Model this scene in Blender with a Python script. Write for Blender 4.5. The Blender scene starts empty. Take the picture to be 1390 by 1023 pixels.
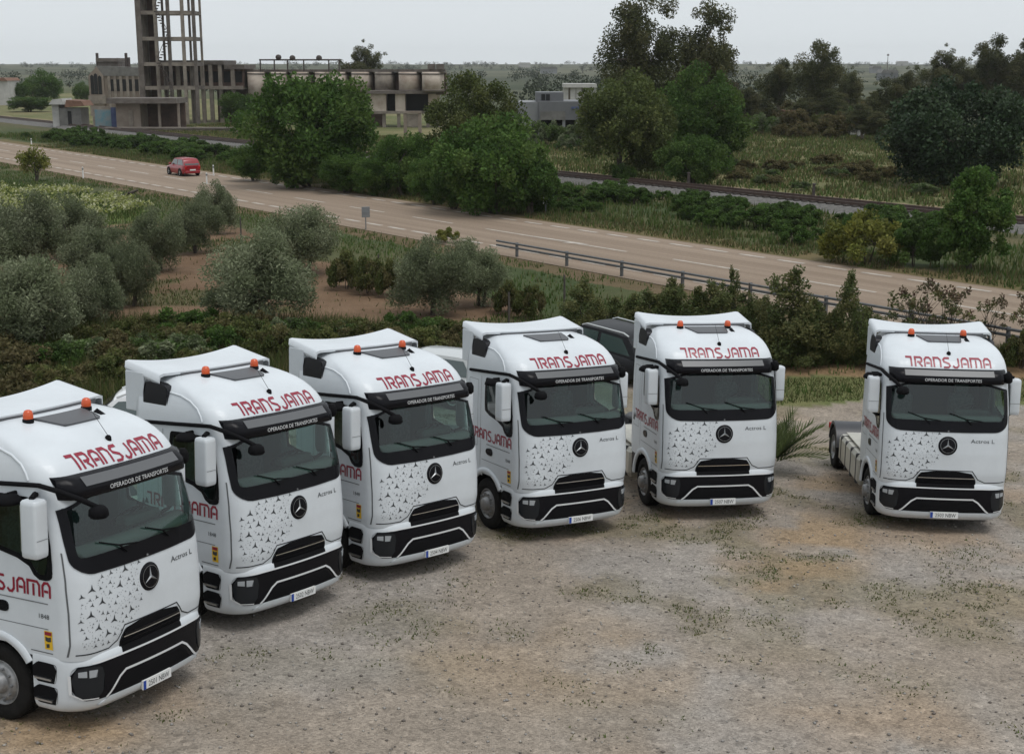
import bpy, math, random
import numpy as np
from mathutils import Matrix, Vector

# ---------------------------------------------------------------- camera, sky, sun, exposure
SC = bpy.context.scene
COL = SC.collection
FPX, PW, PH = 1848.0, 1390.0, 1023.0            # focal length and size of the photograph in pixels
CAM = np.array([0.0, 0.0, 7.23])
PITCH = math.atan(423.5 / FPX)
cam_data = bpy.data.cameras.new('camera')
cam_data.sensor_width = 36.0
cam_data.lens = 36.0 * FPX / PW
cam_data.clip_start = 0.5
cam_data.clip_end = 30000.0
cam = bpy.data.objects.new('camera', cam_data)
cam.location = CAM
cam.rotation_euler = (math.pi / 2 - PITCH, 0, 0)
COL.objects.link(cam)
SC.camera = cam

SUN_EL, SUN_AZ = math.radians(70), math.radians(50)     # azimuth of the light source, from -Y towards +X
world = bpy.data.worlds.new('World')
SC.world = world
world.use_nodes = True
wn, wl = world.node_tree.nodes, world.node_tree.links
for n in list(wn): wn.remove(n)
w_out = wn.new('ShaderNodeOutputWorld')
w_bg = wn.new('ShaderNodeBackground')
w_sky = wn.new('ShaderNodeTexSky')
w_sky.sky_type = 'NISHITA'; w_sky.sun_disc = False
w_sky.sun_elevation = SUN_EL; w_sky.sun_rotation = math.pi - SUN_AZ
w_sky.dust_density = 6.0; w_sky.air_density = 1.0; w_sky.ozone_density = 1.0
w_mix = wn.new('ShaderNodeMix'); w_mix.data_type = 'RGBA'
w_mix.inputs[0].default_value = 0.93            # an even, thick cloud layer over the clear sky
w_mix.inputs[7].default_value = (7.75, 8.25, 8.60, 1)
w_bg.inputs[1].default_value = 0.10
wl.new(w_sky.outputs[0], w_mix.inputs[6]); wl.new(w_mix.outputs[2], w_bg.inputs[0]); wl.new(w_bg.outputs[0], w_out.inputs[0])

sun_data = bpy.data.lights.new('sun', 'SUN')
sun_data.energy = 1.5; sun_data.angle = math.radians(28); sun_data.color = (1.0, 0.985, 0.96)
sun = bpy.data.objects.new('sun', sun_data)
sdir = Vector((math.sin(SUN_AZ) * math.cos(SUN_EL), -math.cos(SUN_AZ) * math.cos(SUN_EL), math.sin(SUN_EL)))
sun.rotation_euler = sdir.to_track_quat('Z', 'Y').to_euler()
sun.location = (20, -20, 60)
COL.objects.link(sun)
vs = SC.view_settings
vs.view_transform = 'Standard'; vs.look = 'None'; vs.gamma = 1.0; vs.use_curve_mapping = False
vs.exposure = 0.0

# ---------------------------------------------------------------- pixel rays and ground
cp, sp_ = math.cos(PITCH), math.sin(PITCH)
A_R, A_D, A_F = np.array([1., 0, 0]), np.array([0, -sp_, -cp]), np.array([0, cp, -sp_])
def ray(px, py): return A_F + (px - PW / 2) / FPX * A_R + (py - PH / 2) / FPX * A_D
ZP = -2.2                                       # level of the plain behind the yard
def gp(px, py, z=None):
    """point of the plain under a pixel of the photograph"""
    d = ray(px, py); t = ((ZP if z is None else z) - CAM[2]) / d[2]
    return CAM + t * d
def at(px, py, Y):
    """point on a pixel's ray at distance Y"""
    d = ray(px, py); return CAM + d * (Y / d[1])
# the yard falls gently away from the camera: its plane was found from the six lorries standing on it
YP, YR = math.radians(9.256), math.radians(1.143)
_r, _d, _f = np.array([1., 0, 0]), np.array([0, -math.sin(YP), -math.cos(YP)]), np.array([0, math.cos(YP), -math.sin(YP)])
_r2 = math.cos(YR) * _r - math.sin(YR) * _d
_d2 = math.sin(YR) * _r + math.cos(YR) * _d
YM = np.stack([A_R, A_D, A_F], 1) @ np.stack([_r2, _d2, _f], 0)      # yard frame -> world
YN = YM @ np.array([0, 0, 1.])
def yard_pt(x, y, z=0.0): return CAM + YM @ (np.array([x, y, z]) - CAM)
_o = yard_pt(0, 0)
def yard_z(x, y): return _o[2] - (YN[0] * (x - _o[0]) + YN[1] * (y - _o[1])) / YN[2]
def sstep(a, b, x):
    t = np.clip((x - a) / (b - a), 0, 1); return t * t * (3 - 2 * t)
def hash2(ix, iy, s):
    v = np.sin(ix * 127.1 + iy * 311.7 + s * 74.7) * 43758.5453
    return v - np.floor(v)
def vnoise(x, y, s=0):
    x = np.asarray(x, float); y = np.asarray(y, float)
    ix, iy = np.floor(x), np.floor(y); fx, fy = x - ix, y - iy
    fx = fx * fx * (3 - 2 * fx); fy = fy * fy * (3 - 2 * fy)
    a, b = hash2(ix, iy, s), hash2(ix + 1, iy, s); c, d = hash2(ix, iy + 1, s), hash2(ix + 1, iy + 1, s)
    return (a * (1 - fx) + b * fx) * (1 - fy) + (c * (1 - fx) + d * fx) * fy
def fbm(x, y, s=0, o=4):
    v = 0; a = .5
    for k in range(o): v = v + a * vnoise(x * 2 ** k, y * 2 ** k, s + k); a *= .5
    return v / (1 - .5 ** o)
def ground_z(x, y):
    x = np.asarray(x, float); y = np.asarray(y, float)
    t = sstep(35, 46, y)
    xc = np.clip(x, -45, 45)
    z = yard_z(xc, np.clip(y, -20, 60)) * (1 - t) + ZP * t
    z = z + .10 * (fbm(x / 9, y / 9, 3) - .5) * sstep(38, 60, y) * (1 - sstep(150, 250, y)) * 0
    r = np.hypot(x, y)
    a = np.arctan2(x, np.maximum(y, 1e-3))
    far = sstep(900, 2600, r) * (5 + 9 * fbm(a * 9, r / 1500, 7)) * sstep(-200, 400, y)
    return z + far
def gz(x, y): return float(ground_z(x, y))
def gpy(px, py):
    """point of the real ground (yard or plain) under a pixel"""
    d = ray(px, py); t = 5.0
    for i in range(60):
        p = CAM + t * d
        t += (p[2] - gz(p[0], p[1])) / max(.02, -d[2]) * .8
    return CAM + t * d

# ---------------------------------------------------------------- object helpers
def link(o, parent=None):
    COL.objects.link(o)
    if parent is not None: o.parent = parent
    return o
def tag(o, label=None, cat=None, group=None, kind=None):
    if label: o['label'] = label
    if cat: o['category'] = cat
    if group: o['group'] = group
    if kind: o['kind'] = kind
    return o
def empty(name, loc=(0, 0, 0), rz=0.0, parent=None):
    o = bpy.data.objects.new(name, None); o.empty_display_size = .3
    o.location = loc; o.rotation_euler = (0, 0, rz)
    return link(o, parent)
def copy_tree(o, parent=None):
    c = o.copy(); COL.objects.link(c)
    if parent is not None: c.parent = parent
    for ch in o.children: copy_tree(ch, c)
    return c
def np_mesh(name, V, F, mats, cols=None, smooth=False, fm=None):
    """mesh from numpy arrays, F all quads or all triangles"""
    V = np.asarray(V, np.float32); F = np.asarray(F, np.int32); k = F.shape[1]
    me = bpy.data.meshes.new(name)
    me.vertices.add(len(V)); me.vertices.foreach_set('co', V.ravel())
    me.loops.add(F.size); me.loops.foreach_set('vertex_index', F.ravel())
    me.polygons.add(len(F)); me.polygons.foreach_set('loop_start', np.arange(len(F), dtype=np.int32) * k)
    if fm is not None: me.polygons.foreach_set('material_index', np.asarray(fm, np.int32))
    if smooth: me.polygons.foreach_set('use_smooth', np.ones(len(F), bool))
    for m in (mats if isinstance(mats, (list, tuple)) else [mats]): me.materials.append(m)
    if cols is not None:
        c = np.ones((len(V), 4), np.float32); cols = np.asarray(cols); c[:, :cols.shape[1]] = cols
        at_ = me.color_attributes.new('cover', 'FLOAT_COLOR', 'POINT'); at_.data.foreach_set('color', c.ravel())
    me.update(calc_edges=True)
    return me
def obj(name, me, parent=None, loc=None):
    o = bpy.data.objects.new(name, me)
    if loc is not None: o.location = loc
    return link(o, parent)

class MB:
    """collects shapes, then becomes ONE mesh"""
    def __init__(s): s.v = []; s.f = []; s.m = []; s.s = []; s.mat = 0
    def add(s, vs, fs, smooth=False):
        b = len(s.v); s.v += [tuple(map(float, p)) for p in vs]
        for f in fs: s.f.append([b + i for i in f]); s.m.append(s.mat); s.s.append(smooth)
        return s
    def box(s, a, b, bev=0.0, T=None):
        x0, y0, z0 = a; x1, y1, z1 = b
        if bev <= 0:
            vs = [(x, y, z) for z in (z0, z1) for x, y in ((x0, y0), (x1, y0), (x1, y1), (x0, y1))]
            fs = [(3, 2, 1, 0), (4, 5, 6, 7), (0, 1, 5, 4), (1, 2, 6, 5), (2, 3, 7, 6), (3, 0, 4, 7)]
        else:
            e = min(bev, (x1 - x0) * .49, (y1 - y0) * .49, (z1 - z0) * .49)
            ring = lambda i, z: [(x0 + i, y0 + e if i == 0 else y0 + i, z)]
            def lvl(z, ins):
                c = e
                X0, X1, Y0, Y1 = x0 + ins, x1 - ins, y0 + ins, y1 - ins
                c = e * .6 if ins == 0 else e * .3
                return [(X0 + c, Y0, z), (X1 - c, Y0, z), (X1, Y0 + c, z), (X1, Y1 - c, z), (X1 - c, Y1, z), (X0 + c, Y1, z), (X0, Y1 - c, z), (X0, Y0 + c, z)]
            L = [lvl(z0, e * .6), lvl(z0 + e, 0), lvl(z1 - e, 0), lvl(z1, e * .6)]
            vs = sum(L, []); fs = [tuple(range(7, -1, -1)), tuple(range(24, 32))]
            for k in range(3):
                for i in range(8): fs.append((k * 8 + i, k * 8 + (i + 1) % 8, k * 8 + 8 + (i + 1) % 8, k * 8 + 8 + i))
        if T is not None: vs = [T @ Vector(p) for p in vs]
        return s.add(vs, fs)
    def tube(s, pts, r, n=8, cap=True):
        pts = [np.array(p, float) for p in pts]
        rs = r if isinstance(r, (list, tuple)) else [r] * len(pts)
        vs = []; fs = []
        for i, p in enumerate(pts):
            d = pts[min(i + 1, len(pts) - 1)] - pts[max(i - 1, 0)]; d = d / (np.linalg.norm(d) + 1e-9)
            u = np.cross(d, [0, 0, 1.] if abs(d[2]) < .9 else [1., 0, 0]); u /= np.linalg.norm(u); w = np.cross(d, u)
            for k in range(n):
                a = 2 * math.pi * k / n; vs.append(p + rs[i] * (math.cos(a) * u + math.sin(a) * w))
        for i in range(len(pts) - 1):
            for k in range(n): fs.append((i * n + k, i * n + (k + 1) % n, i * n + n + (k + 1) % n, i * n + n + k))
        s.add(vs, fs, True)
        if cap:
            s.add(vs[:n], [tuple(range(n))]); s.add(vs[-n:], [tuple(range(n - 1, -1, -1))])
        return s
    def lathe(s, prof, n=24, axis='z', c=(0, 0, 0), smooth=True, close=False):
        """prof: list of (radius, height) turned about an axis through c"""
        vs = []; fs = []
        for r, h in prof:
            for k in range(n):
                a = 2 * math.pi * k / n; p, q = r * math.cos(a), r * math.sin(a)
                vs.append((c[0] + p, c[1] + q, c[2] + h) if axis == 'z' else (c[0] + h, c[1] + p, c[2] + q) if axis == 'x' else (c[0] + q, c[1] + h, c[2] + p))
        m = len(prof)
        for i in range(m if close else m - 1):
            j = (i + 1) % m
            for k in range(n): fs.append((i * n + k, i * n + (k + 1) % n, j * n + (k + 1) % n, j * n + k))
        s.add(vs, fs, smooth)
        return s
    def grid(s, P, smooth=True, wrap=False):
        """P[i][j] points"""
        ni, nj = len(P), len(P[0]); vs = [p for row in P for p in row]; fs = []
        for i in range(ni - 1):
            for j in range(nj if wrap else nj - 1):
                fs.append((i * nj + j, i * nj + (j + 1) % nj, (i + 1) * nj + (j + 1) % nj, (i + 1) * nj + j))
        return s.add(vs, fs, smooth)
    def mesh(s, name, mats):
        me = bpy.data.meshes.new(name); me.from_pydata(s.v, [], s.f)
        for m in (mats if isinstance(mats, (list, tuple)) else [mats]): me.materials.append(m)
        me.polygons.foreach_set('material_index', s.m); me.polygons.foreach_set('use_smooth', s.s)
        me.update(); return me
    def build(s, name, mats, parent=None, loc=None): return obj(name, s.mesh(name, mats), parent, loc)

# ---------------------------------------------------------------- materials
def new_mat(name):
    m = bpy.data.materials.new(name); m.use_nodes = True
    nt = m.node_tree; b = nt.nodes['Principled BSDF']
    return m, nt, b
def mat(name, col, rough=.5, metal=0.0, var=0.0, scale=4.0, col2=None, bump=0.0, bscale=None, coat=0.0, spec=.5, emit=None):
    m, nt, b = new_mat(name); N, L = nt.nodes, nt.links
    b.inputs['Base Color'].default_value = (*col, 1); b.inputs['Roughness'].default_value = rough
    b.inputs['Metallic'].default_value = metal; b.inputs['Specular IOR Level'].default_value = spec
    if coat: b.inputs['Coat Weight'].default_value = coat; b.inputs['Coat Roughness'].default_value = .05
    if var or col2 or bump:
        tc = N.new('ShaderNodeTexCoord'); no = N.new('ShaderNodeTexNoise')
        no.inputs['Scale'].default_value = scale; no.inputs['Detail'].default_value = 6; no.inputs['Roughness'].default_value = .65
        L.new(tc.outputs['Object'], no.inputs['Vector'])
        if var or col2:
            rp = N.new('ShaderNodeValToRGB'); rp.color_ramp.elements[0].position = .36; rp.color_ramp.elements[1].position = .64
            c2 = col2 if col2 else tuple(c * (1 - var) for c in col)
            rp.color_ramp.elements[0].color = (*c2, 1); rp.color_ramp.elements[1].color = (*(tuple(min(1, c * (1 + var * .5)) for c in col)), 1)
            L.new(no.outputs['Fac'], rp.inputs[0]); L.new(rp.outputs[0], b.inputs['Base Color'])
        if bump:
            nb = N.new('ShaderNodeTexNoise'); nb.inputs['Scale'].default_value = bscale or scale * 6; nb.inputs['Detail'].default_value = 5
            L.new(tc.outputs['Object'], nb.inputs['Vector'])
            bp = N.new('ShaderNodeBump'); bp.inputs['Strength'].default_value = bump; bp.inputs['Distance'].default_value = .03
            L.new(nb.outputs['Fac'], bp.inputs['Height']); L.new(bp.outputs[0], b.inputs['Normal'])
    return m
def leaf_mat(name, rough=.6, transl=.35, spec=.12):
    """leaf colour comes from the mesh: every leaf has its own tint"""
    m, nt, b = new_mat(name); N, L = nt.nodes, nt.links
    a = N.new('ShaderNodeVertexColor'); a.layer_name = 'cover'
    oi = N.new('ShaderNodeObjectInfo'); hs = N.new('ShaderNodeHueSaturation')
    mr = N.new('ShaderNodeMapRange'); mr.inputs[3].default_value = .85; mr.inputs[4].default_value = 1.15
    L.new(oi.outputs['Random'], mr.inputs[0]); L.new(mr.outputs[0], hs.inputs['Value']); L.new(a.outputs[0], hs.inputs['Color'])
    L.new(hs.outputs[0], b.inputs['Base Color']); b.inputs['Roughness'].default_value = rough; b.inputs['Specular IOR Level'].default_value = spec
    tr = N.new('ShaderNodeBsdfTranslucent'); L.new(hs.outputs[0], tr.inputs[0])
    mx = N.new('ShaderNodeMixShader'); mx.inputs[0].default_value = transl
    L.new(b.outputs[0], mx.inputs[1]); L.new(tr.outputs[0], mx.inputs[2])
    L.new(mx.outputs[0], N['Material Output'].inputs[0])
    return m
def glass_mat(name, tint, f0=.08, rough=.02):
    m, nt, b = new_mat(name); N, L = nt.nodes, nt.links
    N.remove(b)
    t = N.new('ShaderNodeBsdfTransparent'); t.inputs[0].default_value = (*tint, 1)
    g = N.new('ShaderNodeBsdfGlossy'); g.inputs['Roughness'].default_value = rough; g.inputs[0].default_value = (.95, 1, 1, 1)
    fr = N.new('ShaderNodeLayerWeight'); fr.inputs[0].default_value = .5
    pw = N.new('ShaderNodeMath'); pw.operation = 'POWER'; pw.inputs[1].default_value = 4.0; L.new(fr.outputs['Facing'], pw.inputs[0])
    mr = N.new('ShaderNodeMath'); mr.operation = 'MULTIPLY_ADD'; mr.inputs[1].default_value = 1 - f0; mr.inputs[2].default_value = f0; mr.use_clamp = True
    L.new(pw.outputs[0], mr.inputs[0])
    mx = N.new('ShaderNodeMixShader'); L.new(mr.outputs[0], mx.inputs[0]); L.new(t.outputs[0], mx.inputs[1]); L.new(g.outputs[0], mx.inputs[2])
    L.new(mx.outputs[0], N['Material Output'].inputs[0])
    return m

M = {}
M['white'] = mat('white_paint', (.605, .64, .67), .36, coat=.15, spec=.3, var=.07, scale=.9)
M['black'] = mat('black_plastic', (.013, .013, .016), .45, spec=.25)
M['gloss_black'] = mat('gloss_black', (.007, .007, .009), .25, spec=.12)
M['matt_black'] = mat('matt_black', (.007, .007, .008), .8, spec=.08)
M['gap'] = mat('panel_gap', (.10, .105, .11), .7)
M['liner'] = mat('cab_liner', (.035, .037, .04), .8)
M['dash'] = mat('dashboard', (.085, .088, .085), .8)
M['seat'] = mat('seat_cloth', (.16, .165, .17), .9, var=.3, scale=30)
M['chrome'] = mat('chrome', (.75, .76, .77), .18, 1.0)
M['alu'] = mat('aluminium', (.55, .56, .57), .32, 1.0, var=.15, scale=8)
M['rim'] = mat('wheel_rim', (.30, .30, .30), .5, .6, var=.3, scale=7)
M['star'] = mat('star_chrome', (.34, .35, .36), .3, .8)
M['grey_plastic'] = mat('grey_plastic', (.16, .165, .17), .55)
M['hatch'] = mat('hatch_grey', (.085, .088, .095), .5)
M['visor_grey'] = mat('visor_grey', (.10, .103, .108), .35)
M['red'] = mat('red_vinyl', (.25, .009, .030), .35)
M['ink'] = mat('dark_vinyl', (.03, .035, .04), .4)
M['letter_white'] = mat('white_vinyl', (.62, .63, .64), .4)
M['orange'] = mat('amber_lens', (.58, .085, .02), .25, coat=.2)
M['yellow'] = mat('yellow_sticker', (.72, .45, .02), .4)
M['blue'] = mat('plate_blue', (.01, .05, .30), .4)
M['plate'] = mat('plate_white', (.72, .73, .72), .4)
M['lens'] = mat('lamp_lens', (.34, .36, .38), .15, coat=.3)
M['lamp_dark'] = mat('lamp_dark', (.016, .018, .021), .15, spec=.25)
M['tyre'] = mat('tyre_rubber', (.014, .0135, .013), .9, spec=.15, var=.3, scale=6, bump=.3, bscale=40)
M['chassis'] = mat('chassis_grey', (.05, .05, .052), .6)
M['tank'] = mat('tank_metal', (.50, .48, .42), .42, .35, var=.15, scale=3)
M['mudguard'] = mat('mudguard', (.035, .036, .042), .42)
M['screen'] = glass_mat('windscreen_glass', (.48, .66, .61), .06)
M['sideglass'] = glass_mat('side_glass', (.36, .48, .46), .06)
M['curtain'] = mat('cab_curtain', (.16, .17, .17), .9)
# ================================================================ ground, road, railway
VPX = -709.0                                     # where road and railway vanish on the horizon
RD = np.array([(VPX - PW / 2) / FPX, cp * 1.0]); RD = RD / np.linalg.norm(RD)
_v = ray(VPX, 88.0); RD = np.array([_v[0], _v[1]]); RD /= np.linalg.norm(RD)
RN = np.array([RD[1], -RD[0]])
if RN[1] < 0: RN = -RN
def cr(p): return float(p[0] * RN[0] + p[1] * RN[1])
C_FAR, C_NEAR = cr(gp(695, 299)), cr(gp(340, 275))
C_MID = (C_FAR + C_NEAR) / 2
E_FAR, E_NEAR = C_FAR + 1.1, C_NEAR - 1.9
C_RAIL = cr(gp(913, 259))
C_FIELD = cr(gp(1150, 180)) + 6
C_GUARD = cr(gp(794, 367))
def rp(t, c, z=0.0): return np.array([RD[0] * t + RN[0] * c, RD[1] * t + RN[1] * c, z])
def rt(p): return float(p[0] * RD[0] + p[1] * RD[1])

def polymask(X, Y, P):
    c = np.zeros(X.shape, bool); j = len(P) - 1
    for i in range(len(P)):
        xi, yi, xj, yj = P[i][0], P[i][1], P[j][0], P[j][1]
        with np.errstate(divide='ignore', invalid='ignore'):
            c ^= ((yi > Y) != (yj > Y)) & (X < (xj - xi) * (Y - yi) / (yj - yi + 1e-12) + xi)
        j = i
    return c
PX = lambda L: [gpy(*q)[:2] for q in L]
P_YARD = PX([(-500, 1500), (-500, 640), (0, 562), (300, 528), (560, 500), (700, 495), (850, 515), (1040, 547), (1180, 540), (1500, 530), (2600, 700), (2200, 1500)])
P_STRIP = PX([(980, 518), (1100, 513), (1300, 512), (1700, 520), (1700, 545), (1180, 543), (1050, 548), (980, 535)])
P_BANK = PX([(960, 480), (1080, 478), (1250, 485), (1700, 492), (1700, 516), (1250, 510), (1100, 512), (980, 516)])
P_SOIL = [gp(*q)[:2] for q in [(-700, 470), (-500, 330), (0, 310), (170, 305), (320, 305), (420, 345), (520, 375), (730, 415), (760, 450), (640, 470), (450, 452), (330, 446), (110, 456)]]
P_MEADOW = [gp(*q)[:2] for q in [(-600, 300), (-600, 215), (0, 248), (120, 262), (215, 290), (130, 312), (0, 318)]]
def cover(X, Y):
    """albedo of the ground cover, plus a gravel mask"""
    n1, n2, n3 = fbm(X / 6, Y / 6, 1), fbm(X / 1.7, Y / 1.7, 2), fbm(X / 45, Y / 45, 4)
    wx, wy = X + 1.6 * (fbm(X / 3, Y / 3, 11) - .5), Y + 1.6 * (fbm(X / 3, Y / 3, 12) - .5)
    c = wx * RN[0] + wy * RN[1]
    mix = lambda a, b, t: np.array(a) * (1 - t)[..., None] + np.array(b) * t[..., None]
    col = mix((.050, .068, .026), (.085, .085, .038), np.clip((n1 - .3) * 2.2, 0, 1))            # rough grass
    r = np.hypot(X, Y)
    a = np.arctan2(X, np.maximum(Y, .1))
    fld = fbm(X / 160, Y / 90, 21, 3); f2 = vnoise(np.floor(X / 130 + .4 * np.sin(Y / 70)), np.floor(Y / 75), 33)
    farc = mix((.040, .050, .028), (.10, .098, .062), np.clip(f2 * 1.1 - .1, 0, 1)); farc = farc * (.75 + .6 * fld)[..., None]
    t = sstep(150, 240, c); col = col * (1 - t)[..., None] + farc * t[..., None]
    def put(m, v):
        nonlocal col
        col = np.where(m[..., None], v, col)
    put((c > C_RAIL + 3) & (c < C_FIELD), mix((.095, .110, .042), (.19, .165, .085), np.clip((n1 - .25) * 1.8, 0, 1)))
    put((c > C_RAIL + 1.8) & (c < C_RAIL + 6.2), mix((.21, .16, .095), (.26, .21, .14), n2))
    put((c > C_RAIL - 7) & (c < C_RAIL - 1.8), mix((.05, .06, .03), (.12, .10, .05), n2))
    put((c > C_RAIL - 2.8) & (c < C_RAIL + 1.8), mix((.09, .085, .08), (.15, .14, .13), n2))
    put((c > E_FAR - .5) & (c < E_FAR + 2.2), mix((.16, .115, .060), (.10, .095, .04), n2))
    put((c > E_NEAR - 1.8) & (c < E_NEAR + .5), mix((.15, .105, .065), (.10, .08, .04), n2))
    put(polymask(wx, wy, P_MEADOW), mix((.075, .12, .030), (.14, .155, .05), n2))
    so = mix((.120, .074, .044), (.200, .132, .084), np.clip(n2 * 1.3 - .15, 0, 1)); gk = sstep(.56, .68, fbm(X / 3.2, Y / 2.2, 53)); so = so * (1 - .75 * gk)[..., None] + np.array((.085, .088, .040)) * (.75 * gk)[..., None]
    put(polymask(wx, wy, P_SOIL), so)
    ym = polymask(wx, wy, P_YARD) | (Y < 8)
    g = fbm(X / 2.6, Y / 2.6, 41, 5); g2 = fbm(X / 1.1, Y / 1.1, 43, 4); g3 = fbm(X / 5.5, Y / 5.5, 44, 4)
    yc = mix((.272, .230, .188), (.284, .256, .228), sstep(.38, .66, g))
    br = sstep(.50, .66, g3) * sstep(.35, .6, g2); yc = yc * (1 - .42 * br)[..., None] + np.array((.315, .215, .130)) * (.42 * br)[..., None]
    gr = sstep(.50, .66, fbm(X / 1.8, Y / 1.8, 47, 5)) * sstep(14, 24, Y); yc = yc * (1 - .55 * gr)[..., None] + np.array((.145, .125, .068)) * (.55 * gr)[..., None]
    for px, py, rx, ry, k in ((1085, 730, 1.3, 3.0, .8), (1060, 790, 1.5, 1.8, .6), (40, 1010, 1.6, .8, .7), (780, 900, 3.5, 2.0, .35), (1120, 660, 1.2, 2.2, .5)):
        p = gpy(px, py); d = np.hypot((wx - p[0]) / rx, (wy - p[1]) / ry); oc = k * sstep(1.15, .35, d) * sstep(.30, .58, g2); yc = yc * (1 - oc)[..., None] + np.array((.300, .212, .126)) * oc[..., None]
    put(ym, yc)
    put(polymask(wx, wy, P_STRIP), mix((.085, .115, .035), (.16, .15, .07), n2))
    put(polymask(wx, wy, P_BANK), mix((.17, .105, .055), (.27, .19, .11), n2))
    return col, (ym | polymask(wx, wy, P_BANK)).astype(float)

def ground_material():
    m, nt, b = new_mat('ground_cover'); N, L = nt.nodes, nt.links
    a = N.new('ShaderNodeVertexColor'); a.layer_name = 'cover'
    tc = N.new('ShaderNodeTexCoord')
    def noise(scale, det=5, ro=.6):
        n = N.new('ShaderNodeTexNoise'); n.inputs['Scale'].default_value = scale; n.inputs['Detail'].default_value = det; n.inputs['Roughness'].default_value = ro
        L.new(tc.outputs['Object'], n.inputs['Vector']); return n
    def mrange(src, a0, a1, b0, b1):
        r = N.new('ShaderNodeMapRange'); r.inputs[1].default_value = a0; r.inputs[2].default_value = a1; r.inputs[3].default_value = b0; r.inputs[4].default_value = b1
        L.new(src, r.inputs[0]); return r.outputs[0]
    def math_(op, x, y):
        k = N.new('ShaderNodeMath'); k.operation = op
        for i, v in enumerate((x, y)):
            if isinstance(v, (int, float)): k.inputs[i].default_value = v
            else: L.new(v, k.inputs[i])
        return k.outputs[0]
    n1 = noise(.9, 8, .72); n2 = noise(7, 6, .7)
    v = N.new('ShaderNodeTexVoronoi'); v.inputs['Scale'].default_value = 34; L.new(tc.outputs['Object'], v.inputs['Vector'])
    v2 = N.new('ShaderNodeTexVoronoi'); v2.inputs['Scale'].default_value = 9; L.new(tc.outputs['Object'], v2.inputs['Vector'])
    sx = N.new('ShaderNodeSeparateColor'); L.new(v.outputs['Color'], sx.inputs[0])
    s2 = N.new('ShaderNodeSeparateColor'); L.new(v2.outputs['Color'], s2.inputs[0])
    big = math_('MULTIPLY', mrange(n1.outputs['Fac'], .3, .7, .84, 1.16), mrange(n2.outputs['Fac'], .3, .7, .86, 1.15))
    stone = mrange(sx.outputs[0], 0, 1, .74, 1.24)
    rare = mrange(s2.outputs[1], .88, .94, 1.0, 1.18); dark = mrange(s2.outputs[2], .90, .94, 1.0, .80)
    grav = math_('MULTIPLY', math_('MULTIPLY', stone, rare), dark)
    one = N.new('ShaderNodeMix'); one.inputs[2].default_value = 1.0
    L.new(a.outputs['Alpha'], one.inputs[0]); L.new(grav, one.inputs[3])
    fac = math_('MULTIPLY', big, one.outputs[0])
    vm = N.new('ShaderNodeVectorMath'); vm.operation = 'SCALE'; L.new(a.outputs[0], vm.inputs[0]); L.new(fac, vm.inputs['Scale'])
    L.new(vm.outputs[0], b.inputs['Base Color']); b.inputs['Roughness'].default_value = .95; b.inputs['Specular IOR Level'].default_value = .15
    bp = N.new('ShaderNodeBump'); bp.inputs['Strength'].default_value = .7; bp.inputs['Distance'].default_value = .035
    hsum = math_('ADD', math_('MULTIPLY', v.outputs['Distance'], -.6), n2.outputs['Fac'])
    L.new(hsum, bp.inputs['Height']); L.new(bp.outputs[0], b.inputs['Normal'])
    return m
M['ground'] = ground_material()
def build_ground():
    rr = np.concatenate([[.02, 2.0], np.linspace(8, 60, 150), np.geomspace(60.6, 260, 150), np.geomspace(264, 4500, 80)])
    aa = np.concatenate([np.radians(np.linspace(-180, -32, 40))[:-1], np.radians(np.linspace(-32, 32, 330)), np.radians(np.linspace(32, 180, 40))[1:]])
    R, A = np.meshgrid(rr, aa, indexing='ij'); X, Y = R * np.sin(A), R * np.cos(A)
    Z = ground_z(X, Y); colr, g = cover(X, Y)
    V = np.stack([X, Y, Z], -1).reshape(-1, 3); ni, nj = R.shape
    I = np.arange(ni * nj).reshape(ni, nj)
    F = np.stack([I[:-1, :-1], I[1:, :-1], I[1:, 1:], I[:-1, 1:]], -1).reshape(-1, 4)[:, ::-1]
    C = np.concatenate([colr.reshape(-1, 3), g.reshape(-1, 1)], 1)
    me = np_mesh('ground', V, F, M['ground'], C, smooth=True)
    tag(obj('ground', me), kind='structure')
build_ground()

# ---- road
def asphalt():
    m, nt, b = new_mat('old_asphalt'); N, L = nt.nodes, nt.links
    tc = N.new('ShaderNodeTexCoord'); mp = N.new('ShaderNodeMapping'); mp.inputs['Scale'].default_value = (.012, 1.3, 1); L.new(tc.outputs['Object'], mp.inputs[0])
    st = N.new('ShaderNodeTexNoise'); st.inputs['Scale'].default_value = 1.0; st.inputs['Detail'].default_value = 5; L.new(mp.outputs[0], st.inputs['Vector'])
    fi = N.new('ShaderNodeTexNoise'); fi.inputs['Scale'].default_value = 6; fi.inputs['Detail'].default_value = 8; fi.inputs['Roughness'].default_value = .7; L.new(tc.outputs['Object'], fi.inputs['Vector'])
    r = N.new('ShaderNodeValToRGB'); r.color_ramp.elements[0].position = .3; r.color_ramp.elements[1].position = .7
    r.color_ramp.elements[0].color = (.200, .150, .110, 1); r.color_ramp.elements[1].color = (.285, .222, .168, 1)
    L.new(st.outputs['Fac'], r.inputs[0])
    mr = N.new('ShaderNodeMapRange'); mr.inputs[1].default_value = .3; mr.inputs[2].default_value = .7; mr.inputs[3].default_value = .86; mr.inputs[4].default_value = 1.12; L.new(fi.outputs['Fac'], mr.inputs[0])
    vm = N.new('ShaderNodeVectorMath'); vm.operation = 'SCALE'; L.new(r.outputs[0], vm.inputs[0]); L.new(mr.outputs[0], vm.inputs['Scale'])
    L.new(vm.outputs[0], b.inputs['Base Color']); b.inputs['Roughness'].default_value = .9; b.inputs['Specular IOR Level'].default_value = .2
    return m
RA = math.atan2(RD[1], RD[0]); T0, T1 = -160.0, 900.0
RZ = ZP + .02
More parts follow.
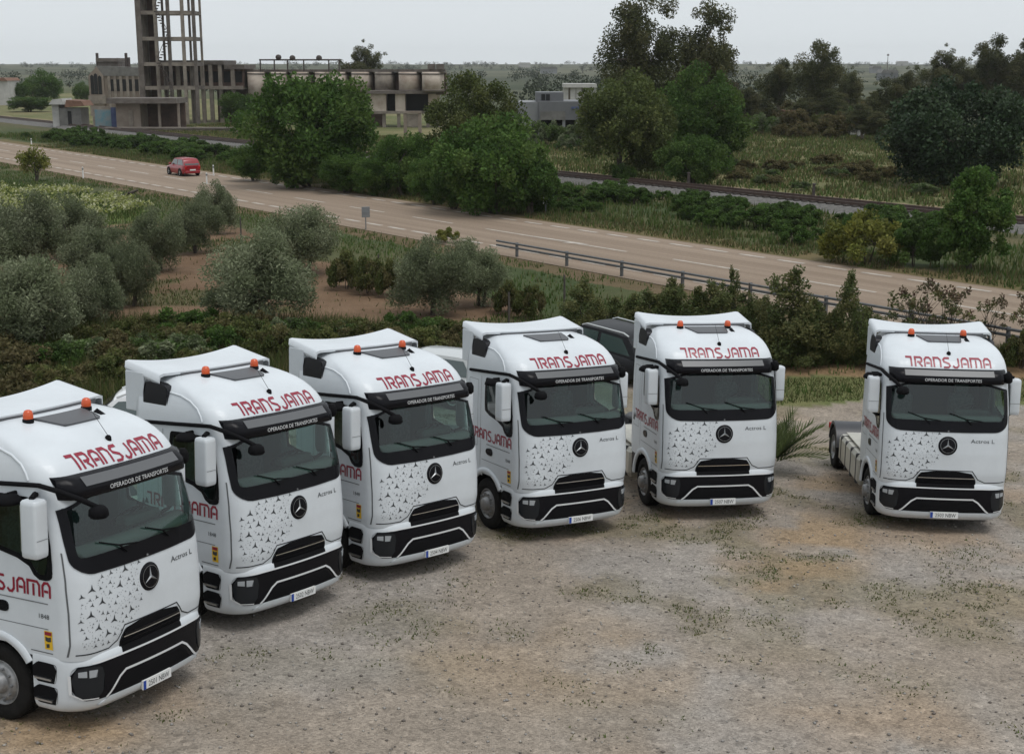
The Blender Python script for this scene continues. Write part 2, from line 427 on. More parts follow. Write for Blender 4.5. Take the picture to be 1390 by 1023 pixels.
road = tag(empty('road', (0, 0, RZ), RA), kind='structure')       # local x along the road, local y across
def loc_y(c): return c * (1 if np.dot([-math.sin(RA), math.cos(RA)], RN) > 0 else -1)
def strip(name, c0, c1, t0, t1, z, material, parent, nseg=40):
    mb = MB(); ts = np.linspace(t0, t1, nseg + 1); y0, y1 = sorted((loc_y(c0), loc_y(c1)))
    mb.grid([[(t, y1, z), (t, y0, z)] for t in ts], smooth=False); return mb.build(name, material, parent)
M['asphalt'] = asphalt()
strip('road_surface', E_NEAR, E_FAR, T0, T1, .006, M['asphalt'], road)
M['paint'] = mat('road_paint', (.43, .385, .335), .7, var=.35, scale=1.5)
dash = {}
def dashes(c, w, length, period, t0, t1):
    y = loc_y(c)
    key = (w, length)
    if key not in dash:
        b = MB(); b.add([(0, -w / 2, 0), (length, -w / 2, 0), (length, w / 2, 0), (0, w / 2, 0)], [(0, 1, 2, 3)]); dash[key] = b.mesh('painted_dash', M['paint'])
    t = t0
    while t < t1:
        obj('painted_dash', dash[key], road, (t, y, .012)); t += period
tv0, tv1 = rt(gp(1500, 420)), rt(gp(-30, 195))
dashes(C_FAR, .26, 1.7, 2.6, tv0, tv1); dashes(C_NEAR, .28, 1.8, 2.6, tv0, tv1 - 5)
dashes(C_MID, .20, 4.5, 8.0, tv0, tv1)
# lane-return arrow
ta = rt(gp(735, 325)); ym_ = loc_y(C_MID); aw = MB()
aw.add([(ta - 3.4, ym_ - .35, .016), (ta + 1.2, ym_ - .12, .016), (ta + 1.2, ym_ + .14, .016), (ta - 2.2, ym_ + .05, .016), (ta - 2.0, ym_ + .5, .016)], [(0, 1, 2, 3), (0, 3, 4)])
aw.build('painted_arrow', M['paint'], road)

# ---- railway
M['ballast'] = mat('ballast_stone', (.125, .118, .11), .95, var=.45, scale=5, bump=.8, bscale=14)
M['rust'] = mat('rusty_rail', (.07, .042, .032), .6, var=.3, scale=3)
M['sleeper'] = mat('sleeper_wood', (.045, .035, .030), .85, var=.3, scale=4)
rw = tag(empty('railway', (0, 0, ZP), RA), kind='structure')
yr = loc_y(C_RAIL)
bl = MB(); prof = [(-2.9, .0), (-1.7, .34), (1.7, .34), (2.9, .0)]
bl.grid([[(t, yr + q[0], q[1]) for q in prof] for t in np.linspace(T0, T1, 60)], smooth=False); bl.build('ballast_bed', M['ballast'], rw)
for g in (-.75, .75):
    r_ = MB(); r_.box((T0, yr + g - .06, .42), (T1, yr + g + .06, .60)); r_.build('rail', M['rust'], rw)
slm = MB(); slm.box((-.14, -1.25, -.08), (.14, 1.25, .075), .02); slm = slm.mesh('sleeper', M['sleeper'])
t = rt(gp(1450, 315)) - 2; tl0 = rt(gp(60, 172)); k = 0
while t < tl0 and k < 290:
    obj('sleeper', slm, rw, (t, yr, .365)); t += .72; k += 1

# ---- crash barrier on the near side of the road
M['galv'] = mat('galvanised_steel', (.13, .135, .14), .5, .5, var=.2, scale=4)
gt0, gt1 = rt(gp(1560, 490)), rt(gp(672, 345))
gr_ = tag(empty('guard_rail', tuple(rp((gt0 + gt1) / 2, C_GUARD, gz(*rp((gt0 + gt1) / 2, C_GUARD)[:2])))), 'grey steel crash barrier on posts along the near edge of the road', 'guard rail')
inv = Matrix.Translation(gr_.location).inverted()
def gpt(t, c, z): return tuple(inv @ Vector(rp(t, C_GUARD + c, ZP + z)))
pm = MB(); pm.box((-.05, -.06, -.1), (.05, .06, .74)); pm = pm.mesh('post', M['galv'])
wprof = [(0, .44), (-.06, .47), (-.075, .52), (-.01, .57), (-.01, .61), (-.075, .66), (-.06, .71), (0, .74)]
t = gt0; k = 0
while t < gt1:
    p = obj('post', pm, gr_, gpt(t, .10, 0)); p.rotation_euler = (0, 0, RA)
    t2 = min(t + 3.98, gt1)
    for zc in (.47, .68):
        pr = [(.0, zc - .055), (-.05, zc - .03), (-.05, zc + .03), (0, zc + .055), (.012, zc + .05), (-.036, zc + .026), (-.036, zc - .026), (.012, zc - .05)]
        b = MB(); b.grid([[gpt(a, q[0], q[1]) for q in pr] for a in (t, t2)], smooth=False, wrap=True); b.build('beam', M['galv'], gr_)
    t += 4.0
# ================================================================ the lorries
class Shell:
    """a vertical-walled body with a bowed, round-cornered nose; front at -y"""
    def __init__(s, tab, r, bow, rear):
        s.z, s.f, s.w = [np.array(c, float) for c in zip(*tab)]; s.r = r; s.bow = bow; s.rear = rear
    def F(s, z): return float(np.interp(z, s.z, s.f))
    def W(s, z): return float(np.interp(z, s.z, s.w))
    def y(s, x, z):
        w, f = s.W(z), s.F(z); a = min(abs(x), w); y = f + s.bow * (a / w) ** 2
        e = a - (w - s.r)
        if e > 0: y += s.r - math.sqrt(max(0, s.r ** 2 - e * e))
        return y
    def front(s, off=0.0):
        def m(x, z):
            e = 1e-3; k = (s.y(x + e, z) - s.y(x - e, z)) / (2 * e); kz = (s.y(x, z + e) - s.y(x, z - e)) / (2 * e)
            k = max(-3, min(3, k)); n = np.array([k, -1, kz]); n /= np.linalg.norm(n)
            return np.array([x, s.y(x, z), z]) + off * n
        return m
    def side(s, sgn, off=0.0):
        def m(u, z):
            kz = (s.W(z + .02) - s.W(z - .02)) / .04; n = np.array([sgn, 0, -kz]); n /= np.linalg.norm(n)
            return np.array([sgn * s.W(z), u, z]) + off * n
        return m
    def outline(s, z, ns=22, nc=10, nf=30):
        w, f, r = s.W(z), s.F(z), s.r; P = []
        y0 = f + s.bow + r
        for i in range(ns): P.append((-w, s.rear + (y0 - s.rear) * i / ns))
        for i in range(nc):
            a = math.pi / 2 * (1 - i / nc); x = w - r + r * math.sin(a); P.append((-x, s.y(x, z)))
        for i in range(nf + 1):
            x = -(w - r) + 2 * (w - r) * i / nf; P.append((x, s.y(x, z)))
        for i in range(1, nc + 1):
            a = math.pi / 2 * i / nc; x = w - r + r * math.sin(a); P.append((x, s.y(x, z)))
        for i in range(1, ns + 1): P.append((w, y0 + (s.rear - y0) * i / ns))
        return P
def inpoly(x, y, P):
    c = False; j = len(P) - 1
    for i in range(len(P)):
        if (P[i][1] > y) != (P[j][1] > y) and x < (P[j][0] - P[i][0]) * (y - P[i][1]) / (P[j][1] - P[i][1]) + P[i][0]: c = not c
        j = i
    return c
def resample(P, n):
    P = [np.array(p, float) for p in P]; Q = P + [P[0]]
    L = [np.linalg.norm(Q[i + 1] - Q[i]) for i in range(len(P))]; cum = np.concatenate([[0], np.cumsum(L)])
    out = []
    for k in range(n):
        t = cum[-1] * k / n; i = min(len(P) - 1, int(np.searchsorted(cum, t, 'right') - 1))
        out.append(Q[i] + (Q[i + 1] - Q[i]) * ((t - cum[i]) / (L[i] + 1e-9)))
    return out
def smooth_poly(P, it=2):
    for _ in range(it):
        Q = []
        for i in range(len(P)):
            a, b = np.array(P[i]), np.array(P[(i + 1) % len(P)])
            Q += [tuple(a * .75 + b * .25), tuple(a * .25 + b * .75)]
        P = Q
    return P
def fill(mb, poly, mp, nx=16, nz=6):
    """column-wise filled outline laid on a surface"""
    xs = [p[0] for p in poly]; x0, x1 = min(xs), max(xs); G = []
    for i in range(nx + 1):
        x = x0 + (x1 - x0) * min(max(i / nx, 1e-4), 1 - 1e-4); zs = []
        for a, b in zip(poly, poly[1:] + poly[:1]):
            if (a[0] - x) * (b[0] - x) <= 0 and a[0] != b[0]: zs.append(a[1] + (b[1] - a[1]) * (x - a[0]) / (b[0] - a[0]))
        G.append([mp(x, min(zs) + (max(zs) - min(zs)) * j / nz) for j in range(nz + 1)])
    mb.grid(G); return mb
def panel(mb, poly, mpf, off, back=-.01, nx=16, nz=5, n=90):
    """filled outline standing proud of a surface, with its edge walls"""
    fill(mb, poly, mpf(off), nx, nz)
    R = resample(poly, n); o, b = mpf(off), mpf(back)
    mb.grid([[o(*p) for p in R], [b(*p) for p in R]], wrap=True); return mb
def ring(mb, outer, inner, mp, n=140, k=3):
    O, I = resample(outer, n), resample(inner, n)
    mb.grid([[mp(*(o * (1 - t / k) + i * (t / k))) for o, i in zip(O, I)] for t in range(k + 1)], wrap=True); return mb
def ribbon(mb, P, w, mp, seg=.05, closed=False):
    P = [np.array(p, float) for p in P]; Q = []
    m = len(P)
    for i in range(m if closed else m - 1):
        a, b = P[i], P[(i + 1) % m]; k = max(1, int(np.linalg.norm(b - a) / seg))
        Q += [a + (b - a) * t / k for t in range(k)]
    if not closed: Q.append(P[-1])
    L = []; R = []; q = len(Q)
    for i in range(q):
        p0 = Q[(i - 1) % q] if (closed or i > 0) else Q[i]; p1 = Q[(i + 1) % q] if (closed or i < q - 1) else Q[i]
        d0 = Q[i] - p0; d1 = p1 - Q[i]
        d0 = d0 / (np.linalg.norm(d0) + 1e-9); d1 = d1 / (np.linalg.norm(d1) + 1e-9)
        d = d0 + d1; d /= np.linalg.norm(d) + 1e-9; nrm = np.array([-d[1], d[0]])
        c = max(.55, abs(np.dot(d, d1 if np.linalg.norm(d1) > .1 else d0)))
        L.append(Q[i] + nrm * w / 2 / c); R.append(Q[i] - nrm * w / 2 / c)
    if closed: L.append(L[0]); R.append(R[0])
    mb.grid([[mp(*a) for a in L], [mp(*a) for a in R]], smooth=False); return mb
GLYPH = {
 'T': (.80, [[(0, 1), (.6, 1), (.6, 0)]]),
 'R': (.80, [[(0, 0), (0, 1), (.6, 1), (.72, .88), (.72, .62), (.6, .5), (.2, .5)], [(.40, .40), (.75, 0)]]),
 'A': (.80, [[(0, 0), (0, .78), (.2, 1), (.52, 1), (.72, .78), (.72, 0)], [(.16, .42), (.56, .42)]]),
 'N': (.80, [[(0, 0), (0, 1), (.5, 1), (.72, .78), (.72, 0)]]),
 'S': (.80, [[(.72, 1), (.2, 1), (.02, .82), (.08, .62), (.6, .42), (.72, .2), (.54, 0), (0, 0)]]),
 'J': (.78, [[(.66, 1), (.66, .22), (.46, 0), (.2, 0), (0, .2)]]),
 'M': (1.25, [[(0, 0), (0, 1), (.95, 1), (1.16, .78), (1.16, 0)], [(.58, .84), (.58, 0)]])}
def word(mb, text, mp, s0, t0, width, height, stroke):
    adv = sum(GLYPH[c][0] + .24 for c in text) - .24 - .06; k = width / adv; x = s0
    for c in text:
        w, strokes = GLYPH[c]
        for st in strokes: ribbon(mb, [(x + p[0] * k, t0 + p[1] * height) for p in st], stroke, mp)
        x += (w + .24) * k
    return mb
def font_mesh(text, size, mp, name, material, s0, t0, align='CENTER', stretch=1.0, extr=None):
    """small lettering: the built-in font laid on a surface"""
    cu = bpy.data.curves.new('t', 'FONT'); cu.body = text; cu.size = size; cu.align_x = align; cu.resolution_u = 2
    o = bpy.data.objects.new('t', cu); COL.objects.link(o)
    dg = bpy.context.evaluated_depsgraph_get(); me = bpy.data.meshes.new_from_object(o.evaluated_get(dg))
    COL.objects.unlink(o); bpy.data.objects.remove(o)
    me.name = name
    for v in me.vertices: v.co = Vector(mp(s0 + v.co.x * stretch, t0 + v.co.y))
    me.materials.clear(); me.materials.append(material); me.update(); return me

CABTAB = [(.98, .03, 1.235), (1.2, .0, 1.25), (1.6, .01, 1.25), (2.0, .05, 1.25), (2.3, .11, 1.25), (2.7, .22, 1.245), (3.05, .34, 1.235), (3.2, .40, 1.225),
          (3.29, .455, 1.215), (3.375, .535, 1.20), (3.46, .645, 1.18), (3.53, .76, 1.155), (3.59, .89, 1.12), (3.64, 1.03, 1.075), (3.685, 1.19, 1.02), (3.72, 1.37, .95), (3.745, 1.52, .88), (3.76, 1.66, .80)]
CAB = Shell(CABTAB, .30, .085, 2.30)
BUMP = Shell([(.28, .10, 1.17), (.33, .03, 1.21), (.40, -.015, 1.232), (.55, -.035, 1.24), (.9, -.03, 1.245), (1.0, -.005, 1.24), (1.03, .02, 1.225)], .37, .11, .84)
AX1, AX2 = 1.42, 5.75
WS_OUT = smooth_poly([(-1.165, 3.03), (-1.175, 2.34), (-1.16, 2.18), (-1.04, 2.075), (-.88, 2.04), (.88, 2.04), (1.04, 2.075), (1.16, 2.18), (1.175, 2.34), (1.165, 3.03)], 1)
WS_IN = smooth_poly([(-1.07, 2.99), (-1.085, 2.40), (-1.08, 2.28), (-1.02, 2.265), (-.80, 2.26), (.80, 2.26), (1.02, 2.265), (1.08, 2.28), (1.085, 2.40), (1.07, 2.99)], 1)
SW_OUT = smooth_poly([(.60, 3.00), (.47, 2.55), (.44, 2.06), (.50, 1.98), (.72, 1.98), (.86, 2.18), (1.50, 2.30), (1.53, 2.45), (1.53, 2.95), (1.46, 3.00)], 1)
SW_IN = smooth_poly([(.64, 2.94), (.54, 2.55), (.52, 2.12), (.56, 2.05), (.69, 2.05), (.83, 2.245), (1.44, 2.36), (1.46, 2.45), (1.46, 2.90), (1.41, 2.94)], 1)

def wheel(parent, x, y, out, dual=False):
    """out: -1 when the outer face looks to -x"""
    wd = .62 if dual else .31
    w = empty('wheel', (x, y, .5), parent=parent)
    t = MB()
    for k in ((0, 1) if dual else (0,)):
        o = -out * k * .33
        pr = [(.29, .145), (.40, .155), (.46, .15), (.492, .125), (.5, .09), (.5, -.09), (.492, -.125), (.46, -.15), (.40, -.155), (.29, -.145)]
        t.lathe(pr, 40, 'x', (o, 0, 0), close=True)
        for a in range(40):
            for h in (-.07, .0, .07):
                an = (a + (.5 if h == 0 else 0)) * math.pi / 20; c, s_ = math.cos(an), math.sin(an)
                t.box((o + h - .028, -.028, .496), (o + h + .028, .028, .506), T=Matrix.Rotation(an, 4, 'X'))
    t.build('tyre', M['tyre'], w)
    r = MB(); d = out
    if dual:
        pr = [(.30, .14 * d), (.285, .15 * d), (.275, .05 * d), (.24, -.03 * d), (.17, -.05 * d), (.15, .0), (.14, .12 * d), (.11, .16 * d), (.0, .165 * d)]
    else:
        pr = [(.30, .14 * d), (.288, .155 * d), (.278, .10 * d), (.25, .095 * d), (.235, .15 * d), (.17, .175 * d), (.15, .16 * d), (.13, .17 * d), (.12, .235 * d), (.09, .25 * d), (.0, .25 * d)]
    r.lathe(pr, 36, 'x')
    rim = r.build('rim', M['rim'], w)
    b = MB()
    for k in range(10):
        a = 2 * math.pi * k / 10; R = .205 if not dual else .155
        b.tube([((.14 if not dual else -.05) * d, R * math.cos(a), R * math.sin(a)), ((.20 if not dual else .02) * d, R * math.cos(a), R * math.sin(a))], .018, 6)
    for k in range(10):
        a = 2 * math.pi * (k + .5) / 10; R = .262 if not dual else .262
        b.lathe([(.0, .001), (.026, .0)], 8, 'x', ((.104 if not dual else .03) * d, R * math.cos(a), R * math.sin(a)))
    tag(b.build('wheel_nuts', M['grey_plastic'], w), kind='stuff')
    return w

def make_truck():
    root = empty('tractor_truck')
    # ---- cab shell with real window and wheel-arch openings
    zs = sorted(set([round(.98 + .05 * i, 3) for i in range(50)] + [c[0] for c in CABTAB if c[0] > 3.3]))
    zs = [z for z in zs if z <= 3.761]
    mid_f = [((a[0] + b[0]) / 2, (a[1] + b[1]) / 2) for a, b in zip(resample(WS_OUT, 60), resample(WS_IN, 60))]
    mid_s = [((a[0] + b[0]) / 2, (a[1] + b[1]) / 2) for a, b in zip(resample(SW_OUT, 60), resample(SW_IN, 60))]
    OL = [CAB.outline(z) for z in zs]; n = len(OL[0]); vs = [(p[0], p[1], z) for z, o in zip(zs, OL) for p in o]; fs = []
    for i in range(len(zs) - 1):
        for j in range(n):
            k = (j + 1) % n; q = (i * n + j, i * n + k, (i + 1) * n + k, (i + 1) * n + j)
            c = np.mean([vs[t] for t in q], 0)
            if j < n - 1:
                if abs(c[0]) < 1.2 and c[1] < .8 and inpoly(c[0], c[2], mid_f): continue
                if abs(c[0]) > 1.2 and inpoly(c[1], c[2], mid_s): continue
                if abs(c[0]) > 1.2 and math.hypot(c[1] - AX1, c[2] - .5) < .60: continue
            fs.append(q)
    b = MB(); b.add(vs, fs, True); t = len(zs) - 1; b.add(vs[t * n:], [tuple(range(n))])
    cab = b.build('cab', M['white'], root)
    # seams: thin dark gaps between panels
    F, S = CAB.front, lambda g, o=.004: CAB.side(g, o)
    def gap(P, w, mp, closed=False): ribbon(MB_ := MB(), P, w, mp, closed=closed); MB_.build('panel_gap', M['gap'], cab)
    for g in (-1, 1):
        gap([(g * 1.205, 2.35), (g * 1.215, 1.9), (g * 1.215, 1.04)], .010, F(.004))
        gap([(.55, 1.36), (1.62, 1.36)], .009, S(g)); gap([(1.68, 3.0), (1.68, 1.22)], .009, S(g))
        gap([(1.80, 2.90), (2.15, 2.90), (2.15, 1.6), (1.80, 1.6)], .007, S(g), True)
        gap([(.50, 1.05), (.86, 1.05)], .012, S(g))
    hb = MB(); ribbon(hb, [(-1.17, 1.06), (-.76, 1.055), (-.62, 1.12), (-.50, 1.285), (.50, 1.285), (.62, 1.12), (.76, 1.055), (1.17, 1.06)], .016, F(.004)); hb.build('bonnet_gap', M['black'], cab)
    # raised roof shoulder line, gutter strip, dark corner window
    for g in (-1, 1):
        sh = MB(); pts = [(1.60, 3.55), (1.35, 3.53), (1.12, 3.47), (.95, 3.38), (.86, 3.28), (.82, 3.20)]
        sh.tube([CAB.side(g, .0)(*p) for p in pts], .018, 6); sh.build('roof_shoulder', M['white'], cab)
        gu = MB(); gu.tube([CAB.side(g, .008)(*p) for p in [(2.14, 3.05), (1.4, 3.105), (.9, 3.145), (.62, 3.165)]], .030, 8); gu.build('gutter_strip', M['matt_black'], root)
        q = MB(); vp = smooth_poly([(1.62, 3.30), (1.60, 3.58), (1.67, 3.66), (2.08, 3.68), (2.15, 3.64), (2.16, 3.27), (2.10, 3.22), (1.66, 3.22)], 1)
        panel(q, vp, lambda o, g=g: (lambda u, z: np.array([g * (1.17 + o - .09 * max(0, z - 3.5)), u, z])), .035, -.12, 10, 4)
        q.build('air_vent', M['black'], root)
    # ---- windscreen and side windows
    fr = MB(); ring(fr, WS_OUT, WS_IN, CAB.front(.010)); wf = fr.build('windscreen_frame', M['gloss_black'], root)
    gl = MB(); fill(gl, WS_IN, CAB.front(.006), 30, 8); gl.build('windscreen', M['screen'], root)
    for g in (-1, 1):
        f2 = MB(); ring(f2, SW_OUT, SW_IN, CAB.side(g, .008), 110)
        wf2 = f2.build('side_window_frame', M['gloss_black'], root)
        g2 = MB(); fill(g2, SW_IN, CAB.side(g, .004), 16, 6); g2.build('side_window', M['sideglass'], root)
    # wipers and cowl
    for x0, x1 in ((-.78, .02), (.02, .82)):
        wi = MB(); m_ = CAB.front(.045); m2 = CAB.front(.03)
        wi.tube([m2(x0 + .42, 2.20), m_(x0 + .30, 2.30)], .013, 6); wi.tube([m_(x0, 2.40), m_(x0 + .3, 2.30), m_(x0 + .62, 2.26)], .011, 6)
        wi.build('wiper', M['matt_black'], root)
    # ---- interior
    it = MB()
    it.box((-1.19, .95, 1.2), (1.19, 2.26, 1.25)); it.box((-1.18, 2.20, 1.25), (1.18, 2.26, 3.5)); it.box((-1.16, .55, 3.08), (1.16, 2.2, 3.12)); it.box((-1.19, .35, 1.2), (1.19, .95, 1.24))
    it.build('cab_liner', M['liner'], root)
    for g in (-1, 1):
        c = MB(); c.box((g * 1.16 - .02, 1.55, 1.3), (g * 1.16 + .02, 2.2, 3.06)); c.build('curtain', M['curtain'], root)
    ds = MB(); G = []
    for i in range(21):
        x = -1.16 + 2.32 * i / 20; y = CAB.y(x, 2.3) + .06
        G.append([(x, y, 2.22), (x, y, 2.315), (x, y + .22, 2.33), (x, y + .42, 2.26), (x, y + .46, 2.05), (x, y + .3, 1.3)])
    ds.grid(G); da = ds.build('dashboard', M['dash'], root)
    bi = MB(); bi.box((.25, .62, 2.26), (.95, .82, 2.40), .04); bi.build('instrument_binnacle', M['dash'], da)
    sw = MB(); ce = Vector((.60, .92, 2.33)); Tm = Matrix.Translation(ce) @ Matrix.Rotation(math.radians(-38), 4, 'X')
    sw.tube([Tm @ Vector((.225 * math.cos(a), .225 * math.sin(a), 0)) for a in np.linspace(0, 2 * math.pi, 25)], .018, 6)
    for a in (.5, 2.6, 4.7): sw.tube([Tm @ Vector((0, 0, -.02)), Tm @ Vector((.22 * math.cos(a), .22 * math.sin(a), 0))], .022, 6)
    sw.tube([Tm @ Vector((0, 0, -.02)), Tm @ Vector((0, -.1, -.5))], .04, 8); sw.build('steering_wheel', M['matt_black'], root)
    for x in (-.62, .62):
        st = MB(); st.box((x - .26, 1.15, 1.72), (x + .26, 1.70, 1.90), .06); st.box((x - .25, 1.62, 1.85), (x + .25, 1.80, 2.55), .07); st.box((x - .14, 1.64, 2.55), (x + .14, 1.77, 2.80), .05)
        st.box((x - .2, 1.25, 1.25), (x + .2, 1.6, 1.72)); st.build('seat', M['seat'], root)
    # ---- visor
    vi = MB(); G = []
    for i in range(31):
        x = -1.125 + 2.25 * i / 30; e = min(1, (1.125 - abs(x)) / .12); y = CAB.y(x * .985, 3.15) ; d = .05 + .13 * e ** .5
        G.append([(x, CAB.y(x * .985, 3.245) + .02, 3.245), (x, y - .03 - .35 * (d - .05), 3.22), (x, y - d, 3.12), (x, y - d - .015, 2.99), (x, y - d + .005, 2.975), (x, y - d + .03, 2.99), (x, y - .02, 3.14), (x, CAB.y(x * .985, 3.17) + .01, 3.17)])
    vi.grid(G); vi.add(G[0], [tuple(range(8))]); vi.add(G[-1], [tuple(range(7, -1, -1))])
    visor = vi.build('sun_visor', M['gloss_black'], root)
    vg = MB(); H = []
    for i in range(21):
        x = -.86 + 1.72 * i / 20; y = CAB.y(x * .985, 3.15); d = .18
        H.append([(x, y - .0755 - .008, 3.228), (x, y - d - .008, 3.126)])
    vg.grid(H); vg.build('visor_strip', M['visor_grey'], visor)
    vmap = lambda x, t: np.array([x, CAB.y(x * .985, 3.15) - .18 - .009 - .015 * (3.12 - t) / .13, t])
    obj('visor_lettering', font_mesh('OPERADOR DE TRANSPORTES', .082, vmap, 'visor_lettering', M['letter_white'], .06, 3.022, stretch=.98), visor)
    # ---- roof: lettering, hatch, aerials, deflector
    tl = MB(); word(tl, 'TRANSJAMA', CAB.front(.006), -.80, 3.268, 1.64, .16, .033); tl.build('roof_lettering', M['red'], cab)
    ht = MB(); panel(ht, [(-.42, 3.742), (-.26, 3.668), (.40, 3.668), (.46, 3.742)], CAB.front, .028, -.01, 12, 6, 60); ht.build('roof_hatch', M['hatch'], root)
    an = MB(); ay, az = CAB.y(.06, 3.50), 3.50
    an.lathe([(.045, -.03), (.04, .03), (.02, .05), (0, .055)], 10, 'z', (.06, ay, az)); an.tube([(.06, ay, az + .04), (.06, ay + .30, az + .38)], [.004, .0025], 5); an.build('aerial', M['matt_black'], root)
    fi = MB(); fi.add([(.50, 1.22, 3.68), (.60, 1.22, 3.68), (.60, 1.38, 3.71), (.50, 1.38, 3.71), (.55, 1.34, 3.765)], [(0, 1, 4), (1, 2, 4), (2, 3, 4), (3, 0, 4)]); fi.build('antenna_fin', M['matt_black'], root)
    de = MB(); G = []; G2 = []
    nx = 41
    for i in range(nx):
        u = -1 + 2 * i / (nx - 1); x = 1.185 * math.copysign(min(1, abs(u) * 1.04), u)
        edge = max(0, (abs(u) - .90) / .10); row = []
        for j in range(9):
            v = j / 8; y = 1.72 + .88 * v + .10 * u * u * (1 - v)
            z = 3.815 + .045 * v + .115 * u * u * v - (.13 * edge ** 2.6)
            row.append((x, y, z))
        G.append(row); G2.append([(p[0] * .985, p[1], p[2] - .04) for p in row])
    de.grid(G); de.grid(G2)
    de.grid([[g[0] for g in G], [g[0] for g in G2]]); de.grid([[g[-1] for g in G], [g[-1] for g in G2]])
    for g in (0, -1): de.grid([G[g], G2[g]])
    for sg in (-1, 1): de.box((sg * 1.168 - .02, 2.17, 3.18), (sg * 1.168 + .02, 2.59, 3.80), .012)
    de.build('roof_deflector', M['white'], root)
    ds2 = MB(); ds2.grid([[(x, 1.715 + .10 * (x / 1.185) ** 2 - (.006 if z > 3.75 else 0), z) for x in np.linspace(-.80, 1.0, 17)] for z in (3.70, 3.76, 3.792)]); ds2.build('deflector_gap_shade', M['hatch'], root)  # dark strip standing in for the shade in the gap below the deflector
    # ---- front: emblem, star pattern, model script
    e = MB(); cx, cz = 0.0, 1.78; mf = CAB.front
    G = [[mf(.02)(cx + r * math.sin(a), cz + r * math.cos(a)) for a in np.linspace(0, 2 * math.pi, 41)] for r in (.001, .09, .165)]
    G.append([mf(.0)(cx + .185 * math.sin(a), cz + .185 * math.cos(a)) for a in np.linspace(0, 2 * math.pi, 41)])
    e.grid(G); em = e.build('emblem_disc', M['gloss_black'], root)
    sr = MB()
    for k in range(3):
        a = 2 * math.pi * k / 3; d = np.array([math.sin(a), math.cos(a)]); p = np.array([d[1], -d[0]])
        tip = (cx, cz) + .135 * d; l = (cx, cz) + .018 * p + .01 * d; r_ = (cx, cz) - .018 * p + .01 * d
        o1, o2 = mf(.024), mf(.040)
        c3 = o2(cx, cz); t3 = o1(*tip); l3 = o1(*l); r3 = o1(*r_)
        sr.add([c3, t3, l3, r3], [(0, 2, 1), (0, 1, 3)])
    G = [[mf(.024)(cx + r * math.sin(a), cz + r * math.cos(a)) for a in np.linspace(0, 2 * math.pi, 41)] for r in (.139, .144)]
    sr.grid(G); sr.build('star', M['star'], em)
    bd = MB(); bd.lathe([(0, -.012), (.018, -.012), (.02, 0)], 10, 'y', (0, CAB.y(0, 2.06), 2.06)); bd.build('bonnet_badge', M['grey_plastic'], root)
    rng = random.Random(5); sp = MB(); placed = []
    def clash(x, z, r): return any(math.hypot(x - a, z - b) < (r + c) * .95 for a, b, c in placed)
    for tries in range(2600):
        x, z = rng.uniform(-1.13, -.17), rng.uniform(1.10, 2.06)
        if z > 2.02 - .6 * max(0, -x - .75) - .0 or z < 1.12 + max(0, (x + .72)) * .62: continue
        edge = abs(x + .62) / .5
        u = rng.random(); r = .042 if u < .10 else .028 if u < .32 else .017 if u < .62 else .009
        if len(placed) > 190: break
        if tries < 90: r = .066
        if len([p for p in placed if p[2] > .06]) > 8 and r > .06: r = .036
        if math.hypot(x, z - 1.78) < .2 + r or clash(x, z, r + .008): continue
        placed.append((x, z, r)); rot = rng.uniform(-.25, .25); vs = []
        for k in range(6):
            a = math.pi * k / 3 + rot; q = r if k % 2 == 0 else r * .24
            vs.append(mf(.005)(x + q * math.sin(a), z + q * math.cos(a)))
        sp.add(vs, [tuple(range(6))])
    tag(sp.build('star_pattern', M['ink'], cab), kind='stuff')
    obj('front_script', font_mesh('Actros L', .105, mf(.006), 'front_script', M['ink'], .44, 1.845, 'LEFT', 1.25), cab)
    # ---- door lettering, handles, stickers
    for g in (-1, 1):
        sd = CAB.side(g, .006)
        mp = (lambda s_, t, sd=sd: sd(2.06 - s_, t)) if g < 0 else (lambda s_, t, sd=sd: sd(.50 + s_, t))
        dl = MB(); word(dl, 'TRANSJAMA', mp, 0, 1.765, 1.56, .185, .034); dl.build('door_lettering', M['red'], cab)
        un = MB(); ribbon(un, [(.62, 1.685), (1.52, 1.685)], .014, mp); un.build('door_underline', M['grey_plastic'], cab)
        lg = MB()
        for dx, dz, h in ((-.14, -.02, .16), (-.06, .05, .10)): lg.add([mp(dx, 1.72 + dz), mp(dx + .10, 1.72 + dz), mp(dx + .05, 1.72 + dz + h)], [(0, 1, 2)])
        lg.build('door_logo', M['ink'], cab)
        obj('door_number', font_mesh('1848', .085, mp, 'door_number', M['ink'], 1.44 if g < 0 else .12, 1.49, 'CENTER', 1.1), cab)
        hd = MB(); panel(hd, smooth_poly([(1.20, 1.50), (1.20, 1.60), (1.27, 1.63), (1.42, 1.61), (1.46, 1.55), (1.42, 1.49), (1.27, 1.48)], 1), lambda o, g=g: CAB.side(g, o), .012, -.005, 8, 3, 40)
        hd.build('door_handle', M['gloss_black'], root)
        if g < 0:
            ss = MB(); fill(ss, [(.49, 1.10), (.49, 1.34), (.62, 1.34), (.62, 1.10)], CAB.side(g, .005), 2, 2); k_ = ss.build('warning_sticker', M['yellow'], cab)
            s2 = MB(); fill(s2, [(.50, 1.285), (.50, 1.33), (.61, 1.33), (.61, 1.285)], CAB.side(g, .008), 2, 2)
            s2.build('sticker_header', M['red'], k_)
            s3 = MB(); fill(s3, [(.51, 1.21), (.51, 1.27), (.56, 1.255), (.60, 1.27), (.60, 1.215), (.56, 1.2)], CAB.side(g, .008), 4, 2); fill(s3, [(.54, 1.13), (.54, 1.18), (.59, 1.17), (.59, 1.12)], CAB.side(g, .008), 2, 2)
            s3.build('sticker_print', M['ink'], k_)
